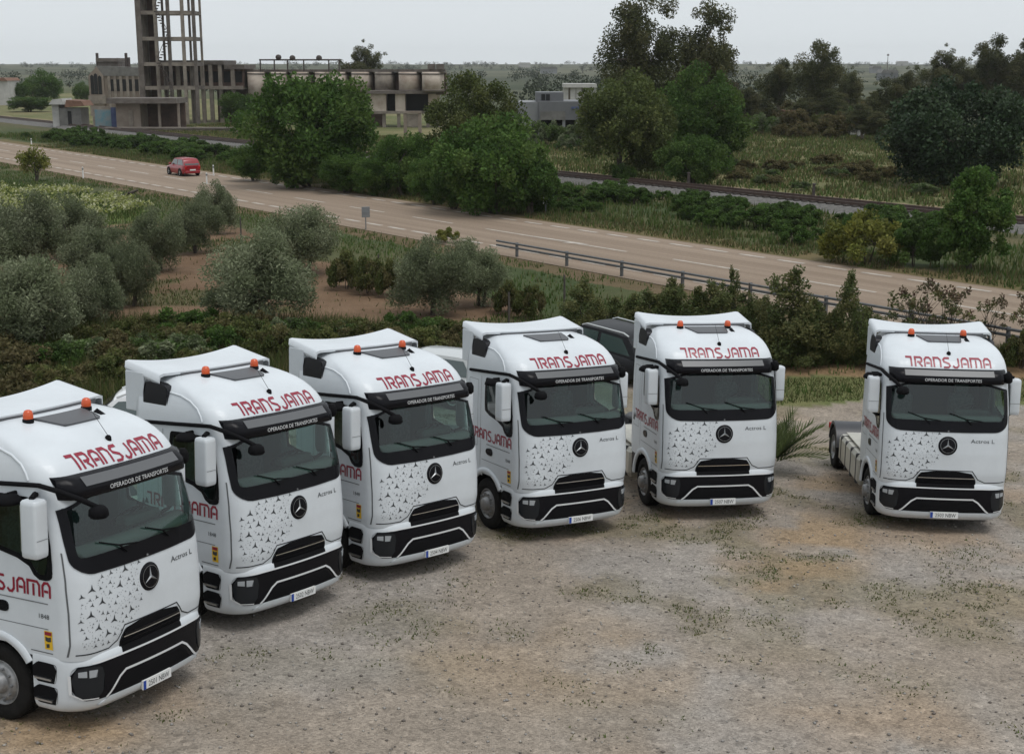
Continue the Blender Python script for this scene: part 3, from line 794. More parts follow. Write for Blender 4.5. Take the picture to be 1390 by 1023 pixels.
    # ---- mirrors
    for g in (-1, 1):
        mr = empty('side_mirror', (0, 0 if g < 0 else .20, 0), parent=root)
        hs = MB(); P = []
        for z, k in ((2.32, .85), (2.34, .97), (2.40, 1), (2.97, 1), (3.01, .97), (3.03, .85)):
            cx_, cy_ = g * 1.40, .58; a_, b_ = .112 * k, .12 * k
            P.append([(cx_ + a_ * math.copysign(abs(math.cos(t)) ** .3, math.cos(t)), cy_ + b_ * math.copysign(abs(math.sin(t)) ** .4, math.sin(t)) - (.02 if math.sin(t) < 0 else 0), z) for t in np.linspace(0, 2 * math.pi, 25)[:-1]])
        hs.grid(P, wrap=True); hs.add(P[0], [tuple(range(23, -1, -1))]); hs.add(P[-1], [tuple(range(24))]); hs.build('mirror_housing', M['white'], mr)
        sm = MB(); ribbon(sm, [(g * 1.40 - .10, 2.55), (g * 1.40 + .10, 2.55)], .008, lambda x, z: np.array([x, .4365, z])); sm.build('housing_seam', M['grey_plastic'], mr)
        mg = MB(); mg.box((g * 1.40 - .09, .701, 2.40), (g * 1.40 + .09, .708, 2.96)); mg.build('mirror_glass', M['chrome'], mr)
        MB().tube([(g * 1.225, .70, 3.04), (g * 1.30, .64, 3.07), (g * 1.40, .60, 3.04)], .035, 8).build('mirror_arm', M['matt_black'], mr); MB().tube([(g * 1.24, .66, 2.24), (g * 1.32, .62, 2.27), (g * 1.39, .60, 2.33)], .028, 8).build('mirror_arm', M['matt_black'], mr)
        km = MB(); km.lathe([(0, .11), (.10, .10), (.16, .05), (.17, .0), (.12, -.02), (0, -.02)], 14, 'z', (g * 1.36, 1.02, 2.93)); km.tube([(g * 1.235, 1.02, 3.03), (g * 1.36, 1.02, 3.03)], .03, 6); km.build('kerb_mirror', M['matt_black'], mr)
    fm = MB(); p0 = CAB.side(-1, .02)(.62, 3.165)
    fm.tube([p0, (-1.21, .34, 3.12), (-1.09, .10, 3.02), (-.96, -.02, 2.92)], [.032, .036, .036, .032], 8)
    fm.lathe([(0, .09), (.07, .085), (.115, .04), (.125, -.03), (.10, -.06), (0, -.06)], 14, 'z', (-.95, -.03, 2.85)); fm.build('front_mirror', M['matt_black'], root)
    fm2 = MB(); fm2.lathe([(0, .10), (.05, .095), (.085, .03), (.085, -.07), (.05, -.11), (0, -.115)], 14, 'z', (1.17, .42, 3.10)); fm2.build('mirror_camera', M['matt_black'], root)
    # ---- bumper
    bz = [.28, .30, .33, .36, .40, .47, .55, .65, .75, .85, .93, 1.0, 1.03]; OB = [BUMP.outline(z, 5, 10, 20) for z in bz]
    b = MB(); nb = len(OB[0]); b.grid([[(p[0], p[1], z) for p in o] for z, o in zip(bz, OB)])
    G = [[(p[0], p[1], 1.03) for p in OB[-1]], [(p[0] * .8, p[1] + .2, 1.035) for p in OB[-1]]]; b.grid(G)
    G = [[(p[0], p[1], .28) for p in OB[0]], [(p[0] * .8, p[1] + .25, .30) for p in OB[0]]]; b.grid(G)
    bu = b.build('bumper', M['white'], root); bf = BUMP.front
    bb = MB(); panel(bb, smooth_poly([(-1.205, .56), (-1.205, .86), (-1.14, .925), (1.14, .925), (1.205, .86), (1.205, .56), (1.12, .46), (.97, .455), (-.97, .455), (-1.12, .46)], 1), bf, .010, -.01, 44, 5, 120); bb.build('bumper_band', M['gloss_black'], bu)
    ch = MB(); ribbon(ch, [(-1.02, .932), (1.02, .932)], .022, bf(.016)); ribbon(ch, [(-.86, .455), (-.80, .50), (-.64, .665), (-.54, .725), (.54, .725), (.64, .665), (.80, .50), (.86, .455)], .030, bf(.020)); ch.build('bumper_trim', M['letter_white'], bu)
    ik = MB(); panel(ik, [(-.74, .465), (-.60, .61), (-.52, .67), (.52, .67), (.60, .61), (.74, .465)], bf, .014, .0, 24, 3, 60); ik.build('lower_intake', M['matt_black'], bu)
    lp = MB(); panel(lp, [(-.96, .375), (-.84, .448), (.84, .448), (.96, .375)], bf, .014, -.02, 24, 2, 70); lp.build('bumper_lip', M['white'], bu)
    gr = MB(); panel(gr, smooth_poly([(-.58, .985), (-.58, 1.12), (-.46, 1.275), (.46, 1.275), (.58, 1.12), (.58, .985)], 1), CAB.front, .014, -.02, 24, 4, 90); gr.build('grille', M['matt_black'], root)
    gl_ = MB(); panel(gl_, [(-.56, .945), (-.56, 1.025), (.56, 1.025), (.56, .945)], BUMP.front, .012, -.02, 20, 2, 60); gl_.build('grille_base', M['matt_black'], root)
    gb = MB()
    for z, h in ((1.17, .035), (1.085, .010), (1.03, .010), (.985, .010)):
        x = .52 if z > 1.1 else .55
        panel(gb, [(-x, z - h / 2), (-x, z + h / 2), (x, z + h / 2), (x, z - h / 2)], CAB.front, .030, .01, 20, 1, 40)
    gb.build('grille_bars', M['gloss_black'], root)
    gc = MB(); ribbon(gc, [(-.54, 1.145), (.54, 1.145)], .014, CAB.front(.034)); gc.build('grille_trim', M['chrome'], root)
    for g in (-1, 1):
        hl = MB(); panel(hl, smooth_poly([(g * .90, .50), (g * .88, .86), (g * 1.0, .90), (g * 1.16, .89), (g * 1.195, .80), (g * 1.19, .56), (g * 1.12, .495)], 1), bf, .018, 0, 12, 6, 60); h = hl.build('headlight', M['lamp_dark'], bu)
        le = MB(); panel(le, [(g * .98, .76), (g * .97, .85), (g * 1.06, .855), (g * 1.06, .76)], bf, .024, .01, 4, 2, 30); panel(le, [(g * 1.08, .77), (g * 1.08, .85), (g * 1.15, .845), (g * 1.15, .78)], bf, .024, .01, 4, 2, 30); le.build('lamp_lens', M['lens'], h)
        ht_ = MB(); ribbon(ht_, [(g * 1.205, .80), (g * 1.20, .56), (g * 1.12, .487), (g * .96, .478)], .016, bf(.021)); ht_.build('headlight_trim', M['letter_white'], h)
        for z0, z1 in ((.40, .60), (.68, .90)):
            v = MB(); panel(v, smooth_poly([(.46, z0), (.44, z1), (.50, z1 + .02), (.838, z1 + .02), (.838, z0 - .02), (.52, z0 - .02)], 1), lambda o, g=g: BUMP.side(g, o), .006, -.02, 8, 3, 50); vv = v.build('step_recess', M['matt_black'], bu)
            tr_ = MB(); tr_.box((min(g * 1.235, g * 1.272), .52, z0 + .02), (max(g * 1.235, g * 1.272), .80, z0 + .045)); tr_.build('step_tread', M['alu'], vv)
    # ---- wheel arches
    for g in (-1, 1):
        A = np.linspace(math.radians(34), math.radians(176), 24); ar = MB()
        G = []
        for a in A:
            c, s_ = math.cos(a), math.sin(a); pt = lambda r, x: (g * x, AX1 - c * r, .52 + s_ * r)
            G.append([pt(.585, 1.0), pt(.585, 1.245), pt(.60, 1.272), pt(.69, 1.268), pt(.70, 1.24)])
        ar.grid(G); ar.build('wheel_arch', M['white'], root)
        al = MB(); G = [[(g * x, AX1 - math.cos(a) * .575, .52 + math.sin(a) * .575) for x in (.85, 1.24)] for a in A]; al.grid(G); al.build('arch_liner', M['matt_black'], root)
        sk = MB(); sk.box((min(g * 1.05, g * 1.235), 2.02, .60), (max(g * 1.05, g * 1.235), 2.28, .985), .02); sk.build('cab_skirt', M['black'], root)
    # ---- chassis, tanks, axles
    c = MB()
    for g in (-1, 1): c.box((g * .40 - .04, .5, .72), (g * .40 + .04, 6.65, .98))
    for y in (.6, 2.6, 3.4, 4.4, 5.3, 6.5): c.box((-.40, y - .05, .76), (.40, y + .05, .94))
    c.tube([(-1.0, AX1, .5), (1.0, AX1, .5)], .07, 8); c.tube([(-.95, AX2, .5), (.95, AX2, .5)], .10, 8); c.lathe([(0, -.22), (.2, -.18), (.26, 0), (.2, .18), (0, .22)], 12, 'x', (0, AX2, .5)); c.build('chassis_frame', M['chassis'], root)
    ug = MB(); ug.box((-1.0, .5, .45), (1.0, .8, .98)); ug.box((-.55, .8, .55), (.55, 2.2, 1.15)); ug.build('engine_bay', M['matt_black'], root)
    fw = MB(); fw.lathe([(.0, .10), (.42, .10), (.46, .06), (.46, .0), (0, .0)], 20, 'z', (0, AX2 - .35, 1.06)); fw.box((-.44, AX2 - .5, .98), (.44, AX2 - .2, 1.06)); fw.build('fifth_wheel', M['chassis'], root)
    for g in (-1, 1):
        tk = MB(); y0 = 2.45
        tk.box((min(g * .62, g * 1.235), y0, .34), (max(g * .62, g * 1.235), 4.95, .98), .09); tank = tk.build('fuel_tank', M['tank'], root)
        for y in (2.75, 3.4, 4.05, 4.65): MB().box((min(g * .60, g * 1.247), y - .03, .33), (max(g * .60, g * 1.247), y + .03, .992), .09).build('tank_strap', M['chassis'], tank)
        cp_ = MB(); cp_.lathe([(.07, 0), (.07, .04), (.05, .055), (0, .055)], 12, 'z', (g * .95, 3.1, .98)); cp_.build('filler_cap', M['matt_black'], tank)
        wk = MB(); wk.box((min(g * .5, g * 1.1), 2.5, 1.02), (max(g * .5, g * 1.1), 4.8, 1.045)); wk.build('catwalk', M['tank'], root)
        md = MB(); G = []; G2 = []
        for a in np.linspace(math.radians(8), math.radians(172), 21):
            G.append([(g * x, AX2 - math.cos(a) * .60, .52 + math.sin(a) * .60) for x in (.56, .60, 1.20, 1.245)]); G2.append([(g * 1.245, AX2 - math.cos(a) * .60, .52 + math.sin(a) * .60), (g * 1.25, AX2 - math.cos(a) * .53, .52 + math.sin(a) * .53)])
        md.grid(G); md.grid(G2); md.build('rear_mudguard', M['mudguard'], root)
        fl = MB(); fl.box((min(g * .6, g * 1.22), AX2 + .59, .22), (max(g * .6, g * 1.22), AX2 + .61, .62)); fl.build('mud_flap', M['matt_black'], root)
        wheel(root, g * 1.07, AX1, g); wheel(root, g * 1.08, AX2, g, True)
        tail = MB(); tail.box((g * 1.0 - .2, 6.62, .78), (g * 1.0 + .2, 6.70, .92), .02); tail.build('tail_lamp', mat('tail_red', (.35, .01, .01), .2) if g < 0 else bpy.data.materials['tail_red'], root)
    return root
def add_beacons(root):
    for x in (-.52, .52):
        yb, zb = 1.50, 3.715
        bn = MB(); bn.lathe([(.072, -.02), (.072, .06), (.065, .065), (0, .065)], 16, 'z', (x, yb, zb)); b = bn.build('beacon', M['matt_black'], root)
        bl = MB(); bl.lathe([(.062, .06), (.066, .085), (.062, .135), (.048, .168), (.026, .18), (0, .182)], 16, 'z', (x, yb, zb)); bl.build('beacon_lens', M['orange'], b)
def add_plate(root, text):
    bf = BUMP.front
    p = MB(); x0 = 0.0
    P = lambda o: (lambda x, z: np.array([x, BUMP.y(.30, .42) - .035 - o, z]))
    p.box((-.27, BUMP.y(.27, .42) - .052, .345), (.27, BUMP.y(.27, .42) - .02, .465)); pl = p.build('number_plate', M['plate'], root)
    yf = BUMP.y(.27, .42) - .052
    b = MB(); b.box((-.268, yf - .003, .347), (-.218, yf - .0005, .463)); b.build('plate_band', M['blue'], pl)
    obj('plate_text', font_mesh(text, .105, lambda x, z: np.array([x, yf - .003, z]), 'plate_text', M['ink'], .025, .369, 'CENTER', .82), pl)
YAWS = [(-4.60, 16.90, 64.3), (-3.24, 20.48, 55.2), (-1.28, 22.92, 45.8), (1.34, 25.28, 30.7), (4.30, 26.83, 11.8), (8.56, 26.10, -3.8)]
TLAB = ['white tractor lorry at the end of the row farthest from the lone lorry',
        'white lorry with amber beacons, second from the row end away from the lone lorry',
        'white tractor lorry with amber beacons, third in the row, small silver car behind it',
        'white tractor lorry without roof beacons, between two lorries that have them',
        'white tractor lorry with amber beacons at the row end beside the spiky palm plant',
        'white tractor lorry parked apart from the row, its rear wheels and tanks showing']
PLATES = ['2501 NBW', '2502 NBW', '2504 NBW', '2506 NBW', '2507 NBW', '2503 NBW']
proto = make_truck()
trucks = [proto] + [copy_tree(proto) for k in range(5)]
for k, (t, (x, y, yaw)) in enumerate(zip(trucks, YAWS)):
    tag(t, TLAB[k], 'lorry', 'white lorries parked in the yard')
    Mx = Matrix([list(r) for r in YM]).to_4x4(); Mx.translation = Vector(yard_pt(x, y))
    t.matrix_basis = Mx @ Matrix.Rotation(math.radians(yaw), 4, 'Z')
    if k != 3: add_beacons(t)
    add_plate(t, PLATES[k])
# ================================================================ vegetation
M['leaf'] = leaf_mat('foliage'); M['leaf_gloss'] = leaf_mat('foliage_glossy', .5, .2, .2)
M['bark'] = mat('bark', (.075, .06, .048), .9, var=.4, scale=9, bump=.6, bscale=20)
M['bark_pale'] = mat('bark_pale', (.20, .165, .13), .85, var=.4, scale=6, bump=.4, bscale=16)
def leaves(cent, rad, n, size, aspect, rng, cols, up=.25, flat=1.0):
    """n leaf-sized faces in clumps: cent (k,3), rad (k,)"""
    k = len(cent); w = rad ** 2; idx = rng.choice(k, n, p=w / w.sum())
    d = rng.normal(size=(n, 3)); d /= np.linalg.norm(d, axis=1)[:, None]
    r = rng.random(n) ** .45
    P = cent[idx] + d * (r * rad[idx])[:, None] * np.array([1, 1, flat])
    a = rng.normal(size=(n, 3)) + d * .8; a[:, 2] += up; a /= np.linalg.norm(a, axis=1)[:, None]
    b = np.cross(a, rng.normal(size=(n, 3))); b /= np.linalg.norm(b, axis=1)[:, None] + 1e-9
    s = size * (.6 + .8 * rng.random(n)); L = a * s[:, None]; B = b * (s * aspect)[:, None]
    V = np.stack([P - L * .5, P + B * .5 - L * .05, P + L * .5, P - B * .5 - L * .05], 1).reshape(-1, 3)
    F = np.arange(4 * n).reshape(-1, 4)
    cols = np.array(cols); ci = rng.integers(0, len(cols), k)
    ct = cols[ci][idx] * .6 + cols[rng.integers(0, len(cols), n)] * .4
    ct = ct * (.72 + .56 * rng.random(n))[:, None]
    return V, F, np.repeat(ct, 4, 0)
def clump_centres(rng, n, rx, ry, rz, z0, shell=.5, low=-1.0, lump=.25):
    P = []
    ph = rng.random(6) * 6.28
    while len(P) < n:
        d = rng.normal(size=3); d /= np.linalg.norm(d)
        if d[2] < low: continue
        r = shell + (1 - shell) * rng.random() ** .6
        an = math.atan2(d[1], d[0])
        r *= 1 - lump * (.5 + .5 * math.sin(2 * an + ph[0] + 3 * d[2])) * (.5 + .5 * math.sin(3 * an + ph[1] - 2.2 * d[2]))
        P.append((d[0] * r * rx, d[1] * r * ry, z0 + d[2] * r * rz))
    return np.array(P)
GREEN = [(0.0574, 0.1113, 0.0239), (0.0789, 0.1391, 0.0308), (0.043, 0.0866, 0.0196), (0.1005, 0.1514, 0.0392)]
DARKGREEN = [(0.023, 0.046, 0.0196), (0.0322, 0.0598, 0.023), (0.046, 0.0736, 0.0322), (0.0207, 0.0391, 0.0172)]
OLIVE = [(0.1747, 0.1982, 0.1141), (0.1414, 0.1658, 0.0906), (0.2246, 0.2438, 0.1536), (0.1065, 0.13, 0.0673)]
OLIVEBROWN = [(0.0957, 0.1172, 0.0352), (0.0753, 0.0976, 0.0301), (0.1217, 0.1339, 0.0452), (0.0608, 0.081, 0.0251)]
EUCA = [(0.0729, 0.0841, 0.0356), (0.0972, 0.1014, 0.0452), (0.0546, 0.0667, 0.0298), (0.1138, 0.1072, 0.05)]
EUCADRY = [(0.0862, 0.0667, 0.0391), (0.0667, 0.0575, 0.0345), (0.1035, 0.0759, 0.046)]
YELLOWG = [(0.187, 0.1938, 0.039), (0.1445, 0.1628, 0.0364), (0.221, 0.2093, 0.0585), (0.102, 0.124, 0.0312)]
SAPL = [(0.0891, 0.1162, 0.0413), (0.1158, 0.1347, 0.051), (0.0683, 0.0936, 0.034), (0.1455, 0.1389, 0.0559)]
REDDISH = [(0.1275, 0.0675, 0.0525), (0.0975, 0.057, 0.045), (0.09, 0.075, 0.045)]
DRY = [(0.132, 0.1117, 0.0518), (0.1003, 0.0889, 0.041), (0.1584, 0.131, 0.0648), (0.0739, 0.0798, 0.0302)]
def branch_mesh(rng, h, crown_base, tips, r0, name, material, multi=1):
    mb = MB()
    for q in range(multi):
        off = rng.normal(size=2) * (0.12 * h if multi > 1 else .02 * h) * .5
        top = np.array([off[0] * 1.5, off[1] * 1.5, crown_base + .35 * (h - crown_base)])
        mid = np.array([off[0] * .8 + rng.normal() * .02 * h, off[1] * .8 + rng.normal() * .02 * h, crown_base * .6])
        b0 = np.array([off[0] * .3, off[1] * .3, -.12])
        mb.tube([b0, mid, top], [r0 * 1.25, r0 * .85, r0 * .4], 8)
        for tip in tips[q::multi]:
            s = mid + (top - mid) * rng.uniform(.1, .95); k = (s + tip) / 2 + np.array([0, 0, .08 * np.linalg.norm(tip - s)])
            mb.tube([s, k, tip], [r0 * .38, r0 * .25, r0 * .1], 5, cap=False)
    return mb.mesh(name, material)
def make_crown(seed, w, h, kind):
    rng = np.random.default_rng(seed)
    if kind == 'olive':
        base = .07 * h; C = clump_centres(rng, 70, w * .45, w * .45, (h - base) * .48, base + (h - base) * .5, .35, lump=.32); rad = w * rng.uniform(.08, .15, len(C))
        V, F, c = leaves(C, rad, 26000, .135, .34, rng, OLIVE, .5); tr = branch_mesh(rng, h, .26 * h, C[:14], .11, 'trunk', M['bark'], 2)
    elif kind in ('green', 'olivebrown'):
        base = .04 * h; C = clump_centres(rng, 105, w * .45, w * .45, (h - base) * .49, base + (h - base) * .5, .35, lump=.3); rad = w * rng.uniform(.06, .125, len(C))
        V, F, c = leaves(C, rad, 26000, max(.15, w * .025), .62, rng, GREEN if kind == 'green' else OLIVEBROWN, .2); tr = branch_mesh(rng, h, .15 * h, C[:14], .14, 'trunk', M['bark'], 2)
    elif kind == 'fig':
        base = .03 * h; C = clump_centres(rng, 110, w * .47, w * .42, (h - base) * .5, base + (h - base) * .5, .55, -.85, lump=.2); rad = w * rng.uniform(.05, .095, len(C))
        V, F, c = leaves(C, rad, 30000, .27, .8, rng, DARKGREEN, .1); tr = branch_mesh(rng, h, .15 * h, C[:12], .2, 'trunk', M['bark'], 3)
    elif kind in ('euca', 'eucadry'):
        base = .16 * h; C = clump_centres(rng, 52, w * .46, w * .46, (h - base) * .5, base + (h - base) * .5, .2, lump=.45); rad = w * rng.uniform(.08, .17, len(C))
        C2 = C + rng.normal(size=C.shape) * w * .12; C = np.concatenate([C, C2]); rad = np.concatenate([rad, rad * .5])
        V, F, c = leaves(C, rad, 27000, max(.20, w * .030), .5, rng, EUCA if kind == 'euca' else EUCADRY + EUCA, -.5, 1.15); tr = branch_mesh(rng, h, .42 * h, C[:16], .02 * h, 'trunk', M['bark_pale'], 1)
    elif kind == 'sapling':
        n = 34; zz = np.linspace(.08, .98, n) * h; ra = (w * .42 * (1 - (zz / h) ** 2.4) + .06 * w) * rng.uniform(.55, 1.25, n); an = rng.random(n) * 6.28
        q_ = rng.random(n) ** .5; C = np.stack([np.cos(an) * ra * q_, np.sin(an) * ra * q_, zz * rng.uniform(.85, 1.04, n)], 1); rad = (w * .06 + ra * .34) * rng.uniform(.7, 1.2, n)
        V, F, c = leaves(C, rad, 8500, .085, .5, rng, SAPL, .9, 1.2); tr = branch_mesh(rng, h, .3 * h, C[4::4], .03, 'trunk', M['bark'], 2)
    elif kind == 'sparse':
        n = 26; C = clump_centres(rng, n, w * .48, w * .4, h * .45, h * .55, .3); rad = np.full(n, .16)
        V, F, c = leaves(C, rad, 900, .10, .55, rng, REDDISH + SAPL, .5); tr = branch_mesh(rng, h, .1 * h, C, .03, 'trunk', M['bark'], 3)
    elif kind == 'thin':
        C = clump_centres(rng, 26, w * .46, w * .46, h * .3, h * .66, .3); rad = w * rng.uniform(.08, .15, 26)
        V, F, c = leaves(C, rad, 2200, .15, .5, rng, YELLOWG, .3); tr = branch_mesh(rng, h, .3 * h, C[:14], .06, 'trunk', M['bark'], 2)
    else:
        pal = {'bramble': GREEN + [(.066, .098, .034), (.052, .082, .028)], 'yellow': YELLOWG, 'dry': DRY, 'scrub': DRY + OLIVEBROWN + OLIVEBROWN + [(.12, .12, .04)], 'reddry': DRY + [(.15, .098, .075), (.115, .08, .062), (.17, .12, .085)], 'grey': OLIVE + GREEN}[kind]
        C = clump_centres(rng, 40, w * .46, w * .46, h * .5, h * .42, .5, -.5, lump=.35); C[:, 2] = np.maximum(C[:, 2], .08 * h); rad = w * rng.uniform(.06, .13, len(C)); rad = np.minimum(rad, h * .3)
        V, F, c = leaves(C, rad, 7000, .13, .55, rng, pal, .5); tr = branch_mesh(rng, h, .12 * h, C[:10], .03, 'trunk', M['bark'], 3)
    V[:, 2] = np.maximum(V[:, 2], .02)
    return np_mesh('crown', V, F, M['leaf_gloss'] if kind == 'fig' else M['leaf'], c), tr
NAMES = {'olive': 'olive_tree', 'green': 'broadleaf_tree', 'olivebrown': 'broadleaf_tree', 'fig': 'fig_tree', 'euca': 'eucalyptus_tree', 'eucadry': 'eucalyptus_tree', 'sapling': 'sapling', 'sparse': 'sapling', 'thin': 'young_tree',
         'bramble': 'bramble_shrub', 'yellow': 'broom_shrub', 'dry': 'dry_shrub', 'scrub': 'scrub_shrub', 'reddry': 'dry_shrub', 'grey': 'grey_shrub'}
CACHE = {}
def plant(kind, loc, w, h, label, cat, group=None, seed=None, variants=3, uniq=False, rz=None):
    rr_ = random.Random(hash((round(loc[0], 2), round(loc[1], 2))) & 0xffff)
    if uniq: key = (kind, 'u', seed); W0, H0 = w, h
    else: key = (kind, seed if seed is not None else rr_.randrange(variants)); W0, H0 = {'olive': (4.4, 3.6), 'sapling': (1.5, 2.6), 'sparse': (1.9, 2.2), 'euca': (6, 11), 'eucadry': (6, 9), 'green': (6, 5), 'olivebrown': (6, 5)}.get(kind, (2.6, 1.7))
    if key not in CACHE: CACHE[key] = make_crown(1000 + (hash(key[1:]) if False else sum(map(ord, str(key)))), W0, H0, kind)
    cm, tm = CACHE[key]
    o = empty(NAMES[kind], (loc[0], loc[1], loc[2] if len(loc) > 2 else gz(loc[0], loc[1])), rr_.uniform(0, 6.28) if rz is None else rz)
    o.scale = (w / W0, w / W0, h / H0)
    obj('trunk' if cat in ('tree', 'sapling') else 'stems', tm, o); obj('crown' if cat in ('tree', 'sapling') else 'foliage', cm, o)
    return tag(o, label, cat, group)
def by_px(px, base, top, wpx):
    """a plant standing on the ground at pixel (px, base), with its size from its distance"""
    p = gpy(px, base); D = p[1] * cp + (CAM[2] - p[2]) * sp_
    z_top = at(px, top, p[1])[2]
    return p, wpx * D / FPX, z_top - p[2]
def tree(kind, px, base, top, wpx, label, cat='tree', group=None, seed=None, uniq=False):
    p, w, h = by_px(px, base, top, wpx); return plant(kind, p, w, h, label, cat, group, seed, uniq=uniq)

rs0 = random.Random(21)
# olive grove
OG = 'olive trees of the grove'
for q in [(-40, 388, 280, 140), (35, 375, 268, 138), (100, 352, 270, 112), (145, 394, 305, 120), (215, 368, 285, 90), (265, 344, 270, 80), (40, 482, 346, 175), (128, 454, 352, 104), (-60, 458, 345, 150), (-10, 342, 272, 105), (180, 415, 330, 84)]:
    tree('olive', *q, 'grey-green olive tree in the close rows on the meadow side of the grove', group=OG)
tree('olive', 297, 318, 250, 64, 'olive tree at the road end of the row, beside a bare post', group=OG, seed=0)
tree('olive', 350, 452, 318, 185, 'broad olive tree standing alone on red soil in the middle of the grove', group=OG, seed=1)
tree('olive', 408, 372, 278, 118, 'olive tree directly behind the broad lone olive, nearer the road', group=OG, seed=2)
tree('olive', 585, 428, 326, 125, 'olive tree on red soil nearest the silver car, closer to the lone olive', group=OG, seed=0)
tree('olive', 650, 415, 330, 95, 'dark olive tree on the grove edge by the guard rail start', group=OG, seed=1)
# trees behind the road
tree('green', 425, 254, 98, 215, 'big dense green tree on the far verge between red car and white sign', uniq=True, seed=1)
tree('green', 550, 266, 178, 105, 'small green tree between the two big roadside trees', uniq=True, seed=2)
tree('olivebrown', 640, 262, 94, 140, 'tall olive-brown tree rising behind the roadside tree by the white sign', uniq=True, seed=3)
tree('green', 672, 290, 158, 195, 'dense green tree on the far verge beside the white sign', uniq=True, seed=4)
tree('green', 722, 290, 215, 90, 'low green tree leaning over the white road sign', uniq=True, seed=14)
tree('olivebrown', 848, 245, 96, 165, 'feathery green tree beside the railway in front of the grey shed', uniq=True, seed=5)
tree('green', 945, 232, 86, 150, 'bright green tree below the tall eucalyptus pair', uniq=True, seed=6)
tree('green', 940, 252, 188, 105, 'small round green tree close to the railway post', uniq=True, seed=7)
tree('green', 985, 225, 140, 60, 'green tree at the edge of the rough field', uniq=True, seed=17)
tree('bramble', 845, 250, 220, 36, 'single round bush on the far side of the track', 'shrub')
tree('fig', 1290, 252, 116, 240, 'wide dark glossy fig tree beyond the railway', uniq=True, seed=8)
tree('green', 1320, 368, 228, 112, 'green tree on the far verge between railway and road, in front of the fig', uniq=True, seed=9)
tree('bramble', 1240, 362, 300, 75, 'dark bush at the foot of the verge tree', 'shrub', seed=0)
tree('yellow', 1172, 358, 284, 120, 'yellow-green broom bush on the far verge', 'shrub', seed=0)
for q in [(1062, 186, 166, 30), (1082, 188, 168, 34), (1100, 186, 166, 30), (1126, 188, 172, 30)]: tree('dry', *q, 'dull bush in front of the brick kiosk', 'shrub', 'bushes by the brick kiosk')
for q in [(345, 246, 196, 70), (395, 256, 205, 80), (470, 262, 205, 90), (505, 266, 215, 70), (590, 278, 215, 80), (615, 284, 225, 80)]:
    tree('green', *q, 'low leafy tree filling the edge of the big roadside trees', group='low trees under the roadside trees')
for k in range(34):
    px = 985 + 270 * (k + rs0.random()) / 34; b_ = rs0.uniform(170, 186); kd = rs0.choice(['grey', 'dry', 'scrub', 'grey']); p, w_, h_ = by_px(px, b_, b_ - rs0.uniform(22, 42), rs0.uniform(30, 52))
    plant(kd, p, w_, h_, 'dull tall bush at the foot of the eucalyptus belt', 'shrub', 'bushes at the foot of the eucalyptus belt')
for q in [(705, 196, 168, 40), (740, 197, 160, 46), (765, 196, 168, 40), (790, 197, 165, 40), (725, 200, 180, 36), (772, 204, 180, 40)]: tree('grey', *q, 'green bush growing in front of the grey shed', 'shrub', 'bushes by the grey shed')
# eucalyptus
EG = 'eucalyptus trees beyond the rough field'
tree('euca', 868, 205, -14, 118, 'very tall eucalyptus beside the feathery tree, left of a tall pair of crowns', group=EG, uniq=True, seed=21)
tree('euca', 945, 205, -6, 125, 'very tall eucalyptus standing over the bright green tree', group=EG, uniq=True, seed=22)
tree('eucadry', 955, 200, 70, 95, 'brownish eucalyptus under the very tall pair', group=EG, uniq=True, seed=23)
for q in [(1055, 172, 78, 64), (1150, 172, 96, 52), (1010, 180, 118, 60), (1225, 170, 96, 58), (1030, 178, 130, 60), (1180, 176, 130, 55), (1130, 180, 120, 60), (1085, 180, 132, 60), (1215, 182, 130, 60)]:
    tree('euca', *q, 'mid-height eucalyptus in the belt behind the rough field', group=EG)
tree('euca', 1110, 178, 54, 80, 'tallest eucalyptus of the belt behind the rough field', group=EG, uniq=True, seed=24)
for q in [(1278, 165, 66, 66), (1340, 165, 44, 66), (1392, 165, 38, 66), (1310, 165, 90, 60), (1370, 165, 80, 70)]:
    tree('euca', *q, 'eucalyptus rising behind the wide fig tree', group=EG)
for q in [(1200, 186, 105, 60), (1245, 188, 118, 70), (1170, 190, 140, 56), (1190, 192, 150, 50)]:
    tree('euca', *q, 'eucalyptus between the belt and the wide fig tree', group=EG)
for q in [(880, 476, 392, 80), (920, 482, 384, 84), (965, 484, 380, 84), (838, 460, 400, 60)]:
    tree('sapling', *q, 'leafy sapling hiding the guard rail behind the beaconless lorry', 'sapling', 'saplings in front of the guard rail')
# trees by the works
tree('euca', 495, 150, 60, 62, 'dark tree showing above the silo roofs')
tree('green', 322, 168, 122, 55, 'green tree between the concrete frame and the silos', seed=1)
tree('green', 355, 172, 140, 50, 'green tree in front of the first silo', seed=2)
tree('green', 194, 148, 112, 34, 'small green tree against the hall wall', seed=0)
for q in [(60, 140, 96, 60), (20, 142, 108, 50), (112, 138, 112, 30)]: tree('green', *q, 'dark green tree on the plain beyond the railway hut', group='trees beyond the railway hut')
tree('green', 40, 152, 130, 70, 'low bright bush on the far railway bank', 'shrub', seed=1)
tree('thin', 50, 246, 200, 56, 'thin yellowish young tree at the near road edge', seed=0)
tree('yellow', 606, 330, 308, 36, 'small bright yellow-green bush by the guard rail end', 'shrub')
